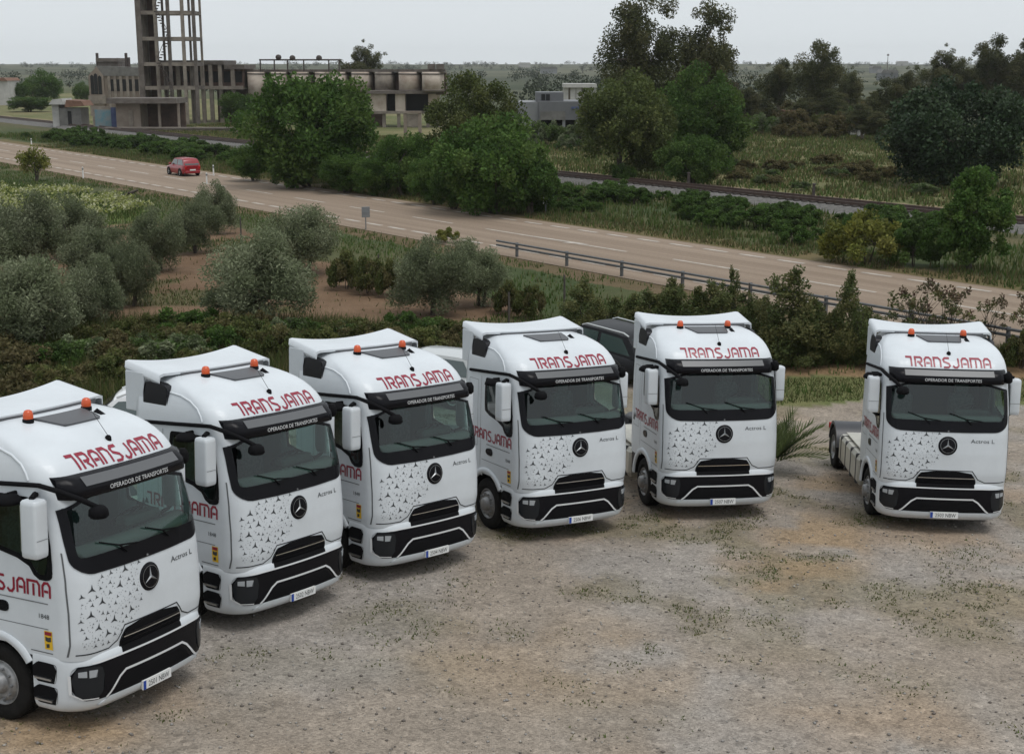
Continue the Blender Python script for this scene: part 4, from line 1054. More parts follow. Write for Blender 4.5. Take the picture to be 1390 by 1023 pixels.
# hedge of saplings behind the lorries
HG = 'saplings behind the parked lorries'
for q in [(790, 452, 378, 70), (860, 470, 395, 60), (905, 478, 372, 74), (948, 480, 385, 60), (1010, 482, 392, 70), (1035, 470, 400, 60)]:
    tree('sapling', *q, 'bushy green sapling in the thicket behind the dark estate car', 'sapling', HG)
for q in [(990, 470, 358, 40), (1072, 492, 360, 100), (1100, 490, 400, 70), (1150, 492, 366, 64), (1170, 480, 412, 70), (1128, 494, 418, 60), (1050, 494, 430, 70), (1085, 496, 440, 60)]:
    tree('sapling', *q, 'green sapling in the hedge between the two right-hand lorries', 'sapling', HG)
for q in [(1250, 480, 372, 100), (1230, 470, 388, 70), (1290, 470, 384, 80)]:
    tree('sparse', *q, 'sparse sapling showing over the roof of the lone lorry', 'sapling', HG)
for q in [(1345, 470, 395, 60), (1392, 470, 392, 60)]:
    tree('sparse', *q, 'reddish sparse sapling beside the guard rail near the lone lorry', 'sapling', HG, seed=1)
for q in [(1385, 500, 445, 60), (1200, 500, 450, 80), (1300, 500, 455, 90)]: tree('scrub', *q, 'low scrub bush behind the lone lorry', 'shrub', 'scrub behind the lone lorry')
# shrubs in loops
rs = random.Random(11)
def shrub_band(kind, n, tlo, thi, clo, chi, hlo, hhi, label, group, wk=1.6):
    for k in range(n):
        t, c = tlo + (thi - tlo) * (k + rs.random()) / n, rs.uniform(clo, chi); p = rp(t, c); h = rs.uniform(hlo, hhi)
        plant(kind, (p[0], p[1]), h * wk * rs.uniform(.8, 1.3), h, label, 'shrub', group)
shrub_band('bramble', 46, rt(gp(1150, 340)), rt(gp(720, 275)), E_FAR + 4, C_RAIL - 5.0, .7, 1.5, 'low dark bramble bush on the bank between road and railway', 'brambles between road and railway', 2.0)
shrub_band('bramble', 64, rt(gp(350, 235)), rt(gp(-40, 190)), E_FAR + 4.5, C_RAIL - 9, .8, 1.7, 'low dark bramble bush on the far verge behind the red car', 'brambles behind the red car', 2.1)
shrub_band('bramble', 14, rt(gp(760, 275)), rt(gp(480, 240)), E_FAR + 4.5, C_RAIL - 6, .8, 1.8, 'bramble bush under the big roadside trees', 'brambles under the roadside trees', 2.0)
shrub_band('dry', 26, rt(gp(1150, 250)), rt(gp(990, 230)), C_RAIL + 9, C_RAIL + 34, .5, 1.1, 'dull bush on the rough field beyond the railway', 'bushes on the rough field', 2.4)
shrub_band('grey', 10, rt(gp(1350, 260)), rt(gp(1000, 225)), C_RAIL + 7, C_RAIL + 26, .6, 1.2, 'grey-green bush on the rough field beyond the railway', 'grey bushes on the rough field', 2.2)
for q in [(470, 392, 338, 60), (500, 398, 342, 60), (530, 402, 350, 50), (555, 404, 352, 44), (690, 425, 380, 50), (720, 432, 386, 50)]:
    tree('scrub', *q, 'brown-green scrub bush at the road side of the grove', 'shrub', 'dry shrubs by the grove')
for k in range(64):                                   # tall weeds and brambles between the grove and the lorries
    px = -60 + 700 * (k + rs.random()) / 64; lo = 470 + 70 * (1 - min(1, max(0, px) / 520)); base = rs.uniform(462, lo + 30)
    p = gpy(px, base); h = rs.uniform(.7, 1.35); kd = rs.choice(['scrub', 'scrub', 'scrub', 'scrub', 'dry', 'dry', 'bramble', 'grey'])
    plant(kd, p, h * rs.uniform(1.4, 2.1), h, {'grey': 'grey-green bush in the scrub behind the row of lorries', 'scrub': 'mixed brown and green scrub bush behind the row of lorries', 'dry': 'brown withered bush in the scrub behind the row of lorries', 'bramble': 'dark green bramble in the scrub behind the row of lorries'}[kd], 'shrub', 'scrub behind the row of lorries')
for q in [(545, 462, 420, 70), (590, 470, 430, 90), (625, 474, 440, 60), (180, 470, 440, 70)]:
    tree('bramble', *q, 'dark green bramble clump on the grove edge above the silver car', 'shrub', 'bramble clumps on the grove edge')

# grasses: uncountable
def blades(name, X, Y, h, wd, cols, seed, label, cat, lean=.5, Z=None):
    rng = np.random.default_rng(seed); n = len(X); Z = ground_z(X, Y) if Z is None else Z
    hh = h * (.5 + rng.random(n)); a = rng.random(n) * 6.283; ln = lean * rng.random(n) * hh; b = rng.random(n) * 6.283
    P = np.stack([X, Y, Z], 1); U = np.stack([np.cos(a), np.sin(a), 0 * a], 1) * (wd * (.6 + .8 * rng.random(n)))[:, None]
    T = P + np.stack([np.cos(b) * ln, np.sin(b) * ln, hh], 1)
    V = np.stack([P - U * .5, P + U * .5, T], 1).reshape(-1, 3); cols = np.array(cols)
    c = cols[rng.integers(0, len(cols), n)] * (.7 + .6 * rng.random(n))[:, None]
    me = np_mesh(name, V, np.arange(3 * n).reshape(-1, 3), M['leaf'], np.repeat(c, 3, 0)); return tag(obj(name, me), label, cat, kind='stuff')
def scatter_poly(P, n, seed):
    rng = np.random.default_rng(seed); P = np.array(P); lo, hi = P.min(0), P.max(0); X = rng.uniform(lo[0], hi[0], n * 4); Y = rng.uniform(lo[1], hi[1], n * 4)
    m = polymask(X, Y, P); return X[m][:n], Y[m][:n]
GR = [(.066, .105, .026), (.092, .122, .038), (.050, .084, .022), (.13, .125, .055)]
def band(name, n, tlo, thi, clo, chi, h, wd, cols, seed, label, cat, thin=None):
    rng = np.random.default_rng(seed); t = rng.uniform(tlo, thi, n); c = rng.uniform(clo, chi, n); X = RD[0] * t + RN[0] * c; Y = RD[1] * t + RN[1] * c
    m = fbm(X / 2.2, Y / 2.2, seed) > (.36 if thin is None else thin); m &= ~(polymask(X, Y, P_SOIL) & (fbm(X / 3.2, Y / 2.2, 53) < .60)); return blades(name, X[m], Y[m], h, wd, cols, seed, label, cat)
tr0, tr1 = rt(gp(1450, 400)), rt(gp(-20, 200))
band('verge_grass', 26000, tr0, tr1, E_FAR + .4, E_FAR + 5, .24, .07, GR + DRY, 61, 'grass along the far road verge', 'grass')
band('bank_grass', 34000, tr0, tr1 + 30, E_FAR + 3, C_RAIL - 3.4, .36, .10, GR, 62, 'green grass between road and railway', 'grass')
band('near_verge_grass', 40000, rt(gp(1400, 470)), tr1, E_NEAR - 13, E_NEAR - .5, .20, .06, GR + [(.07, .12, .03)], 63, 'green grass between the grove and the road', 'grass')
band('field_grass', 130000, tr0 - 20, max(rt(gp(700, 230)), rt(gp(980, 180))) + 6, C_RAIL + 5.5, C_FIELD, .34, .14, GR + GR + DRY, 64, 'rough grass on the field beyond the railway', 'grass')
band('far_bank_grass', 22000, rt(gp(340, 200)), tr1 + 40, C_RAIL + 4, C_RAIL + 24, .30, .14, GR + DRY, 65, 'grass beyond the railway by the works', 'grass')
X, Y = scatter_poly(P_MEADOW, 26000, 66); blades('meadow_grass', X, Y, .28, .08, GR + [(.07, .12, .03)], 66, 'bright green meadow grass beside the olive grove', 'grass')
X, Y = scatter_poly([gp(*q)[:2] for q in [(-60, 300), (-60, 255), (60, 258), (150, 268), (215, 288), (130, 300)]], 16000, 67); m = np.random.default_rng(1).random(len(X)) < .55 * sstep(.36, .60, fbm(X / 2.5, Y / 2.5, 68))
def flowers(X, Y):
    rng = np.random.default_rng(5); n = len(X); Z = ground_z(X, Y) + rng.uniform(.35, .7, n); P = np.stack([X, Y, Z], 1); s = rng.uniform(.035, .075, n)
    o = np.array([[-1, -1, 0], [1, -1, .3], [1, 1, 0], [-1, 1, -.3]]); tl = rng.normal(size=(n, 1, 2)) * .6; V = (P[:, None] + o[None] * s[:, None, None]); V[..., 2:3] += (o[None, :, :2] * tl).sum(-1, keepdims=True) * s[:, None, None]; V = V.reshape(-1, 3)
    cs = np.array([(.36, .37, .15), (.28, .31, .09), (.45, .45, .28)])[rng.integers(0, 3, n)]
    tag(obj('meadow_flowers', np_mesh('meadow_flowers', V, np.arange(4 * n).reshape(-1, 4), M['leaf'], np.repeat(cs, 4, 0))), 'pale yellow flowers spread over the meadow', 'flowers', kind='stuff')
flowers(X[m], Y[m])
X, Y = scatter_poly(P_SOIL, 60000, 81); m = np.random.default_rng(2).random(len(X)) < sstep(.54, .68, fbm(X / 3.2, Y / 2.2, 53)) * .8 + .04
blades('grove_weeds', X[m], Y[m], .16, .05, DRY + GR, 81, 'patchy weeds on the red soil of the olive grove', 'weeds', .8)
X, Y = scatter_poly(PX([(-80, 575), (-80, 452), (110, 448), (330, 446), (460, 450), (640, 468), (700, 478), (560, 512), (300, 545), (0, 580)]), 60000, 69); m = fbm(X / 1.6, Y / 1.6, 70) > .33
blades('weeds', X[m], Y[m], .62, .045, DRY + GR + OLIVEBROWN, 69, 'tall mixed weeds between the grove and the row of lorries', 'weeds', .7)
X, Y = scatter_poly(P_STRIP, 16000, 71); blades('strip_grass', X, Y, .06, .022, GR + GR + DRY, 71, 'green grass strip at the back of the yard', 'grass')
X, Y = scatter_poly(PX([(700, 500), (760, 440), (1000, 470), (1300, 478), (1600, 490), (1600, 508), (1200, 492), (960, 505), (850, 510)]), 14000, 72); blades('back_weeds', X, Y, .35, .05, DRY + GR, 72, 'weeds under the saplings behind the yard', 'weeds', .7)
def yard_weeds():
    rng = np.random.default_rng(77); n = 420000; X = rng.uniform(-9, 17, n); Y = rng.uniform(12, 37, n)
    m = polymask(X, Y, P_YARD); X, Y = X[m], Y[m]
    g = fbm(X / 1.8, Y / 1.8, 47, 5); q = fbm(X / .45, Y / .45, 91, 3)
    pr = sstep(.50, .66, g) * sstep(.50, .62, q) * sstep(14, 24, Y) * .85
    for px, py, r, k in [(885, 882, .22, .9), (525, 858, .45, .5), (1380, 1000, .3, .8), (225, 978, .25, .7), (850, 905, .3, .4), (940, 745, .8, .6), (1000, 760, .7, .7), (1010, 700, .6, .6), (1250, 848, .5, .5), (1230, 830, .6, .5), (1300, 795, .6, .5), (1180, 700, .5, .8), (770, 850, .3, .5), (700, 860, .4, .4), (460, 855, .2, .5), (600, 790, .9, .35), (500, 780, .7, .3), (1330, 760, 1.2, .35)]:
        p = gpy(px, py); d = np.hypot(X - p[0], (Y - p[1]) * .6) / r; pr = np.maximum(pr, k * np.clip(1.2 - d, 0, 1) * sstep(.38, .55, q))
    m = rng.random(len(X)) < pr * .75
    blades('yard_weeds', X[m], Y[m], .032, .026, [(.085, .108, .034), (.065, .090, .027), (.125, .122, .052), (.10, .105, .04)], 78, 'short weeds growing in patches through the gravel yard', 'weeds', 1.4)
yard_weeds()
def stones():
    rng = np.random.default_rng(79); n = 9000; r = rng.uniform(11.5, 34, n); a = rng.uniform(-.42, .42, n); X, Y = r * np.sin(a), r * np.cos(a)
    m = polymask(X, Y, P_YARD); X, Y = X[m], Y[m]; n = len(X); Z = ground_z(X, Y); s = .010 + .022 * rng.random(n) ** 3
    o = np.array([[1, 0, 0], [0, 1, 0], [-1, 0, 0], [0, -1, 0], [0, 0, .8], [0, 0, -.5]]); P = np.stack([X, Y, Z + s * .3], 1)
    V = (P[:, None] + (o[None] * (.7 + .6 * rng.random((n, 6, 1)))) * s[:, None, None]).reshape(-1, 3)
    f = np.array([[0, 1, 4], [1, 2, 4], [2, 3, 4], [3, 0, 4], [1, 0, 5], [2, 1, 5], [3, 2, 5], [0, 3, 5]]); F = (np.arange(n)[:, None, None] * 6 + f[None]).reshape(-1, 3)
    cs = np.array([(.30, .285, .27), (.22, .20, .18), (.38, .35, .31), (.16, .14, .125)])[rng.integers(0, 4, n)]
    m2 = leaf_mat('stone', .9, 0.0); tag(obj('loose_stones', np_mesh('loose_stones', V, F, m2, np.repeat(cs, 6, 0))), 'loose small stones scattered on the gravel yard', 'stones', kind='stuff')
stones()
# spiky palm beside the last lorry of the row
def palm(px, py):
    p = gpy(px, py); o = empty('palm_plant', tuple(p)); rng = np.random.default_rng(3); me = MB(); me.tube([(0, 0, -.05), (0, 0, .22)], [.06, .04], 8); me.build('stem', M['bark'], o)
    for k in range(38):
        a = rng.normal() * .9 + .3; L = rng.uniform(1.1, 1.75); el = rng.uniform(.45, 1.2); V = []; F = []; C = []
        d = np.array([math.cos(a), math.sin(a), 0]); pts = [d * (L * math.cos(el) * t) + np.array([0, 0, .2 + L * math.sin(el) * t - .35 * L * math.cos(el) * t * t]) for t in np.linspace(0, 1, 12)]
        sd = np.array([-d[1], d[0], 0])
        for i in range(2, 12):
            for g in (-1, 1):
                ll = .42 * (1 - .5 * i / 11); tip = pts[i] + (pts[i] - pts[i - 1]) * 2.0 + sd * g * ll * .55 + np.array([0, 0, .06]); w_ = (pts[i] - pts[i - 1]) * .42; b = len(V)
                V += [pts[i] - w_, pts[i] + w_, tip]; F.append((b, b + 1, b + 2)); C += [np.array((.085, .11, .040)) * rng.uniform(.6, 1.3)] * 3
        obj('frond', np_mesh('frond', V, F, M['leaf'], C), o)
    return tag(o, 'spiky green palm plant growing beside the last lorry of the row', 'plant')
palm(1046, 642)
# far tree belts on the plain
def far_belt():
    rng = np.random.default_rng(8); n = 620; C = []; R = []
    for k in range(n):
        r = 330 * (12 ** rng.random()); a = rng.uniform(-.42, .42); x, y = r * math.sin(a), r * math.cos(a)
        if rng.random() < .55: r = 500 * round(1 + 6 * rng.random()) * (1 + .05 * rng.normal()); x, y = r * math.sin(a), r * math.cos(a)
        if x * RN[0] + y * RN[1] < C_RAIL + 90: continue
        s = rng.uniform(2.5, 5.5)
        for j in range(3): C.append((x + rng.normal() * s, y + rng.normal() * s, gz(x, y) + s * .55)); R.append(s * rng.uniform(.5, .9))
    C, R = np.array(C), np.array(R); V, F, c = leaves(C, R, 90000, .9, .7, rng, [(.034, .046, .026), (.044, .054, .032), (.028, .038, .024)], .1)
    tag(obj('far_trees', np_mesh('far_trees', V, F, M['leaf'], c)), 'distant scattered trees and hedges on the plain', 'trees', kind='stuff')
far_belt()
# ================================================================ ruined works, sheds, signs
M['concrete'] = mat('old_concrete', (.27, .235, .195), .9, col2=(.15, .125, .105), scale=.6, bump=.3, bscale=6)
M['concrete_dark'] = mat('stained_concrete', (.15, .13, .115), .9, col2=(.085, .07, .06), scale=.8, bump=.3, bscale=6)
M['brown_wall'] = mat('brown_wall', (.115, .072, .055), .9, col2=(.065, .043, .036), scale=.7)
M['render'] = mat('dirty_render', (.255, .215, .178), .9, col2=(.185, .145, .115), scale=.5)
M['silo'] = mat('silo_render', (.50, .435, .37), .9, col2=(.30, .235, .19), scale=.45, bump=.2, bscale=4)
M['dark_hole'] = mat('dark_interior', (.012, .012, .013), .9)
M['roof_grey'] = mat('grey_roof', (.15, .145, .135), .8, var=.3, scale=.8)
M['shed_grey'] = mat('shed_sheet', (.135, .138, .145), .6, var=.12, scale=.5)
M['shed_pale'] = mat('shed_pale', (.20, .205, .21), .6, var=.1, scale=.5)
M['white_wall'] = mat('white_wall', (.42, .41, .39), .8, var=.15, scale=1)
M['tile'] = mat('roof_tile', (.18, .095, .062), .85, var=.3, scale=2)
M['graffiti'] = mat('painted_wall', (.09, .21, .25), .8, col2=(.21, .22, .22), scale=.9)
M['graffiti_blue'] = mat('painted_wall_blue', (.05, .07, .15), .8, col2=(.08, .10, .2), scale=1.2)
M['iron'] = mat('rusty_iron', (.06, .045, .04), .7, var=.3, scale=3)
def X_(px, Y): return float(at(px, 100, Y)[0])
def Z_(py, Y, px=695): return float(at(px, py, Y)[2])
class Thing:
    """a building: parts are given in world coordinates and stored relative to its base"""
    def __init__(s, name, loc, label, cat, group=None):
        s.o = tag(empty(name, tuple(loc)), label, cat, group); s.l = Vector(loc)
    def part(s, name, mb, m, parent=None):
        l = s.l
        mb.v = [(p[0] - l[0], p[1] - l[1], p[2] - l[2]) for p in mb.v]
        return mb.build(name, m, parent or s.o)
def bx(*a, **k): return MB().box(*a, **k)
# ---- concrete tower frame
YT = 226.0; G0 = ZP
tw = Thing('tower_frame', (X_(236, YT), YT, G0), 'tall open concrete tower frame of the ruined works', 'tower')
xs = [X_(198, YT), X_(220, YT), X_(237, YT), X_(256, YT), X_(271, YT)]; ys = [YT - 2.4, YT + 2.4]
lev = [Z_(q, YT) for q in (119, 87, 53, 18, -18, -54, -90)]; top = lev[-1] + 1
for i, x in enumerate(xs):
    for j, y in enumerate(ys):
        if j == 1 and i == 2: continue
        w = (.25, .17)[j] if i else .42
        tw.part('column', bx((x - w, y - w, G0 - .3), (x + w, y + w, top)), M['concrete'] if (i + j) % 2 else M['concrete_dark'])
for z in lev:
    for y in ys: tw.part('beam', bx((xs[0] + .3, y - .22, z - .32), (xs[-1] - .2, y + .22, z + .26)), M['concrete'])
    for x in xs[1:]:
        tw.part('beam', bx((x - .22, ys[0] + .28, z - .30), (x + .22, ys[1] - .28, z + .24)), M['concrete_dark'])
    tw.part('landing', bx((xs[0] + .5, ys[0] + .25, z - .1), (xs[1] - .28, ys[1] - .25, z + .12)), M['concrete_dark'])
tw.part('stair_wall', bx((xs[0] + .30, ys[1] - .5, G0), (xs[0] + 1.7, ys[1] - .28, top)), M['brown_wall'])
tw.part('stair_wall', bx((xs[0] - .25, ys[0] + .45, G0), (xs[0] + .05, ys[1] - .45, top)), M['concrete'])
zz = [G0] + lev
for k in range(len(zz) - 1):                         # zigzag stair
    a, b = (xs[1] + .3, xs[2] + .2) if k % 2 == 0 else (xs[2] + .2, xs[1] + .3)
    s = MB(); n = 9
    for q in range(n):
        t = q / n; x = a + (b - a) * t; z = zz[k] + (zz[k + 1] - zz[k]) * t; d = abs(b - a) / n
        s.box((x - d * .7, ys[0] - 1.2, z), (x + d * .7, ys[0] - .5, z + .18))
    tw.part('stair_flight', s, M['iron'])
    r = MB(); r.tube([(a, ys[0] - 1.2, zz[k] + 1.0), (b, ys[0] - 1.2, zz[k + 1] + 1.0)], .05, 5); tw.part('handrail', r, M['iron'])
# ---- block beside the tower
YB = 232.0
bk = Thing('works_block', (X_(300, YB), YB, G0), 'brown concrete-framed block joined to the ruined tower', 'building')
x0, x1 = X_(214, YB), X_(331, YB); z1 = Z_(88, YB)
bk.part('wall', bx((x0, YB, Z_(119, YB)), (x1, YB + 9, z1)), M['brown_wall']); bk.part('wall', bx((X_(290, YB), YB + 2, G0), (x1, YB + 9, Z_(119, YB) - .3)), M['brown_wall'])
bk.part('roof_slab', bx((x0 - .4, YB - 1.0, z1), (X_(306, YB), YB + 9.4, z1 + .7)), M['concrete_dark']); bk.part('roof_slab', bx((X_(306, YB) + .02, YB - 1.0, z1 - .7), (x1 + .3, YB + 9.4, z1 + .0)), M['concrete_dark'])
bk.part('floor_slab', bx((x0 - .3, YB - 1.2, Z_(119, YB) - .3), (x1, YB + .5, Z_(119, YB) + .25)), M['concrete'])
for px in (226, 243, 262, 276, 287, 300, 317):
    x = X_(px, YB); bk.part('pillar', bx((x - .3, YB - .9, G0 - .2), (x + .3, YB - .25, z1)), M['concrete'])
for px in (232, 252, 269, 281, 293, 308, 324):
    x = X_(px, YB); w = .55
    bk.part('window_opening', bx((x - w, YB - .06, Z_(112, YB)), (x + w, YB + .02, Z_(97, YB))), M['dark_hole'])
# ---- hall with the gable
YH = 262.0
hl = Thing('gabled_hall', (X_(160, YH), YH, G0), 'long gabled hall with tall narrow windows left of the tower', 'building')
xa, xb, xr = X_(119.5, YH), X_(140, YH), X_(204, YH + 6); ze, zr = Z_(103, YH), Z_(92, YH)
# gable faces the camera's left, long wall runs to the right
def prism(mb, pts, y0, y1): 
    n = len(pts); mb.add([(p[0], y0, p[1]) for p in pts] + [(p[0], y1, p[1]) for p in pts], [tuple(range(n)), tuple(range(2 * n - 1, n - 1, -1))] + [(i, i + n, (i + 1) % n + n, (i + 1) % n) for i in range(n)]); return mb
hl.part('gable_wall', prism(MB(), [(xa, G0 - .2), (xb, G0 - .2), (xb, ze), ((xa + xb) / 2 + .2, zr + .2), (xa, ze)], YH, YH + .6), M['render'])
for k, px in enumerate((124.5, 129.5, 134.8)):
    x = X_(px, YH); zt = Z_((101.5, 99.5, 102.5)[k], YH); w = .32
    hl.part('window', prism(MB(), [(x - w, Z_(128, YH)), (x + w, Z_(128, YH)), (x + w, zt - .3), (x, zt), (x - w, zt - .3)], YH - .08, YH - .01), M['dark_hole'])
hl.part('plinth', bx((xa - .15, YH - .25, Z_(141, YH)), (xb + .2, YH + .55, Z_(130, YH))), M['concrete'])
hl.part('long_wall', bx((xb + .01, YH + .3, G0 - .2), (xr, YH + 1.0, ze)), M['render'])
hl.part('roof', prism(MB(), [(xb - .2, ze - .05), (xr + .4, ze - .05), (xr + .4, zr), (xb - 1.6, zr + .3)], YH + .05, YH + 9), M['roof_grey'])
for px in (147, 155, 163, 172, 180, 189): x = X_(px, YH); hl.part('pilaster', bx((x - .25, YH + .05, G0), (x + .25, YH + .29, ze - .1)), M['concrete'])
for px in (151, 159, 167.5, 176, 184.5): x = X_(px, YH); hl.part('window', bx((x - .4, YH + .22, Z_(124, YH)), (x + .4, YH + .29, Z_(108, YH))), M['dark_hole'])
hl.part('roof_house', bx((X_(127, YH), YH + 3, zr - .5), (X_(155, YH), YH + 8, Z_(84, YH))), M['concrete_dark']); hl.part('roof_cap', bx((X_(125.5, YH), YH + 2.6, Z_(84, YH) + .01), (X_(156, YH), YH + 8.4, Z_(79, YH))), M['concrete_dark'])
for px, t in ((124.8, 72), (164.5, 72), (168, 78)): x = X_(px, YH); hl.part('vent_pipe', MB().tube([(x, YH + 4, zr - .6), (x, YH + 4, Z_(t, YH))], .28, 8), M['iron'])
# ---- silos on their frame
sl = Thing('silo_range', (X_(460, 222), 222, G0), 'row of round concrete silos on a raised frame', 'silos')
SIL = [(348, 31, 'silo'), (378, 26, 'silo'), (408, 30, 'silo'), (440, 30, 'silo'), (458, 28, 'silo'), (490, 30, 'silo'), (521, 28, 'concrete'), (555, 31, 'silo'), (587, 31, 'silo')]
def YS(px): return 232 - (px - 330) * .085
for px, wp, m in SIL:
    Y = YS(px); r = wp / 2 * Y / FPX * .95; x = X_(px, Y); mb = MB(); zb, zt = Z_(136 if px < 480 else 124.5, Y), Z_(98, Y)
    mb.lathe([(0, zb - .0), (r, zb), (r, zt), (0, zt)], 24, 'z', (x, Y + r, 0)); s = sl.part('silo', mb, M[m])
    for zz_ in (zb + .15, zt - .3):
        rb = MB(); rb.lathe([(r * 1.0, -.10), (r * 1.035, -.08), (r * 1.035, .08), (r, .10)], 24, 'z', (x, Y + r, zz_)); sl.part('ring_band', rb, M['concrete_dark'], s)
for a, b in ((330, 392), (392, 470), (470, 535), (535, 604)):
    Ya, Yb = YS(a), YS(b); mb = MB(); za, zb = Z_(98, Ya), Z_(98, Yb)
    pts = [(X_(a, Ya), Ya + 1.3, za), (X_(b, Yb) - .02, Yb + 1.3, zb), (X_(b, Yb) - .02, Yb + 5, zb), (X_(a, Ya), Ya + 5, za)]
    mb.add([tuple(p) for p in pts] + [(p[0], p[1], p[2] + .4) for p in pts], [(3, 2, 1, 0), (4, 5, 6, 7), (0, 1, 5, 4), (1, 2, 6, 5), (2, 3, 7, 6), (3, 0, 4, 7)]); sl.part('roof_slab', mb, M['concrete_dark'])
    mb = MB(); pts = [(p[0], p[1] + 1.9, p[2] - 3.4) for p in pts]; mb.add([tuple(p) for p in pts] + [(p[0], p[1], p[2] + 3.3) for p in pts], [(3, 2, 1, 0), (4, 5, 6, 7), (0, 1, 5, 4), (1, 2, 6, 5), (2, 3, 7, 6), (3, 0, 4, 7)]); sl.part('rear_wall', mb, M['brown_wall'])
Yq = YS(550); z0, z1 = Z_(151, Yq), Z_(127.5, Yq)
sl.part('floor_slab', bx((X_(497, Yq), Yq - .9, z1), (X_(604, Yq), Yq + 5, z1 + .45)), M['concrete_dark'])
for a, b in ((498.5, 523.5), (536, 549.5), (581, 595)): sl.part('panel_wall', bx((X_(a, Yq), Yq - .2, z0), (X_(b, Yq), Yq + 3.5, z1 - .01)), M['silo'])
sl.part('dark_bay', bx((X_(524, Yq), Yq + 1.5, z0), (X_(581, Yq) - .02, Yq + 3.2, z1 - .02)), M['dark_hole'])
sl.part('floor_slab', bx((X_(497, Yq), Yq - .4, z0 - .4), (X_(596, Yq), Yq + 4, z0 - .01)), M['concrete'])
for px in (500, 520, 540, 560, 580, 594): sl.part('leg', bx((X_(px, Yq) - .25, Yq, G0 - .2), (X_(px, Yq) + .25, Yq + .5, z0 - .42)), M['concrete'])
for px in (335, 362, 393, 425, 455, 485): Y = YS(px); sl.part('leg', bx((X_(px, Y) - .3, Y + .3, G0 - .2), (X_(px, Y) + .3, Y + .9, Z_(136, Y) + .02)), M['concrete'])
for px in (336, 366, 393, 423, 474, 506): Y = YS(px); sl.part('legwall', bx((X_(px - 9, Y), Y + 3, G0 - .2), (X_(px + 9, Y), Y + 3.5, Z_(136, Y))), M['brown_wall'])
g = MB(); pts = [(X_(px, YS(px)), YS(px) + .6, Z_(81.5, YS(px))) for px in (352, 390, 430, 462)]; g.tube(pts, .14, 6); sl.part('conveyor_rail', g, M['iron'])
for px in (353, 372, 390, 412, 446, 460): Y = YS(px); sl.part('rail_post', MB().tube([(X_(px, Y), Y + .6, Z_(97.5, Y)), (X_(px, Y), Y + .6, Z_(81.5, Y))], .12, 6), M['iron'])
for px, t in ((378, 78), (397, 79), (433, 79)): Y = YS(px); sl.part('pulley', MB().lathe([(0, -.3), (.45, -.3), (.45, .3), (0, .3)], 10, 'y', (X_(px, Y), Y + .6, Z_(t, Y))), M['iron'])
for px, w in ((585, 5), (597, 5)): Y = YS(px); sl.part('roof_vent', bx((X_(px - w, Y), Y + 1, Z_(94.5, Y)), (X_(px + w, Y), Y + 2.5, Z_(87, Y))), M['concrete_dark'])
# small frame in front of the silos
fr_ = Thing('concrete_portal', (X_(561, 190), 190, G0), 'small pale concrete portal standing before the silos', 'frame')
for px in (549, 569): fr_.part('leg', bx((X_(px, 190) - .22, 189.7, G0 - .1), (X_(px, 190) + .22, 190.3, Z_(154, 190))), M['render'])
fr_.part('cross_wall', bx((X_(549, 190) + .24, 189.8, Z_(172, 190)), (X_(569, 190) - .24, 190.2, Z_(155, 190))), M['concrete']); fr_.part('lintel', bx((X_(547, 190), 189.6, Z_(154, 190) + .01), (X_(571, 190), 190.4, Z_(151, 190))), M['render'])
# ---- platform shelter, platform, painted wall, hut
Yp = 205.0
sh = Thing('platform_shelter', (X_(200, Yp), Yp, G0), 'flat-roofed railway platform shelter with blank end wall', 'shelter')
sh.part('roof', bx((X_(150, Yp), Yp - 3, Z_(140, Yp)), (X_(244, Yp), Yp + 4, Z_(133, Yp))), M['concrete_dark'])
sh.part('end_wall', bx((X_(158, Yp), Yp - 1.5, G0), (X_(191, Yp), Yp + 3, Z_(140, Yp) - .02)), M['render'])
sh.part('back_wall', bx((X_(191, Yp) + .02, Yp + 2.6, G0), (X_(243, Yp), Yp + 3, Z_(140, Yp) - .02)), M['brown_wall'])
sh.part('door', bx((X_(175, Yp), Yp - 1.58, G0), (X_(181, Yp), Yp - 1.5, Z_(149, Yp))), M['concrete'])
for px in (217, 243): sh.part('post', bx((X_(px, Yp) - .16, Yp - 1.7, G0 - .1), (X_(px, Yp) + .16, Yp - 1.4, Z_(140, Yp) - .02)), M['render'])
pf = Thing('railway_platform', (X_(220, 200), 200, G0), 'low grey station platform in front of the shelter', 'platform')
pf.part('slab', bx((X_(130, 199), 199, G0 - .1), (X_(345, 199), 202, G0 + .55)), M['concrete']); pf.part('edge_kerb', bx((X_(130, 199), 198.8, G0 + .40), (X_(345, 199), 198.99, G0 + .62)), M['concrete_dark'])
gw = Thing('painted_wall', (X_(144, 206), 206, G0), 'low wall painted in teal and blue beside the shelter', 'wall')
gw.part('wall', bx((X_(122, 206), 206, G0 - .1), (X_(158, 206) - .3, 206.4, Z_(145, 206))), M['concrete'])
gw.part('painting', bx((X_(125, 206), 205.96, G0 + .15), (X_(147, 206), 205.995, Z_(149, 206))), M['graffiti']); gw.part('painting', bx((X_(147.2, 206), 205.96, G0 + .1), (X_(157, 206) - .3, 205.995, Z_(146, 206))), M['graffiti_blue'])
Yk = 212.0
ht = Thing('railway_hut', (X_(90, Yk), Yk, G0), 'small hut with a white and an orange roof by the railway', 'building')
ht.part('wall', bx((X_(76, Yk), Yk, G0), (X_(106, Yk), Yk + 4, Z_(147, Yk))), M['roof_grey']); ht.part('white_roof', prism(MB(), [(X_(64, Yk), Z_(142, Yk)), (X_(85, Yk), Z_(142, Yk)), (X_(82, Yk), Z_(134, Yk)), (X_(70, Yk), Z_(135, Yk))], Yk - .5, Yk + 4.5), M['white_wall'])
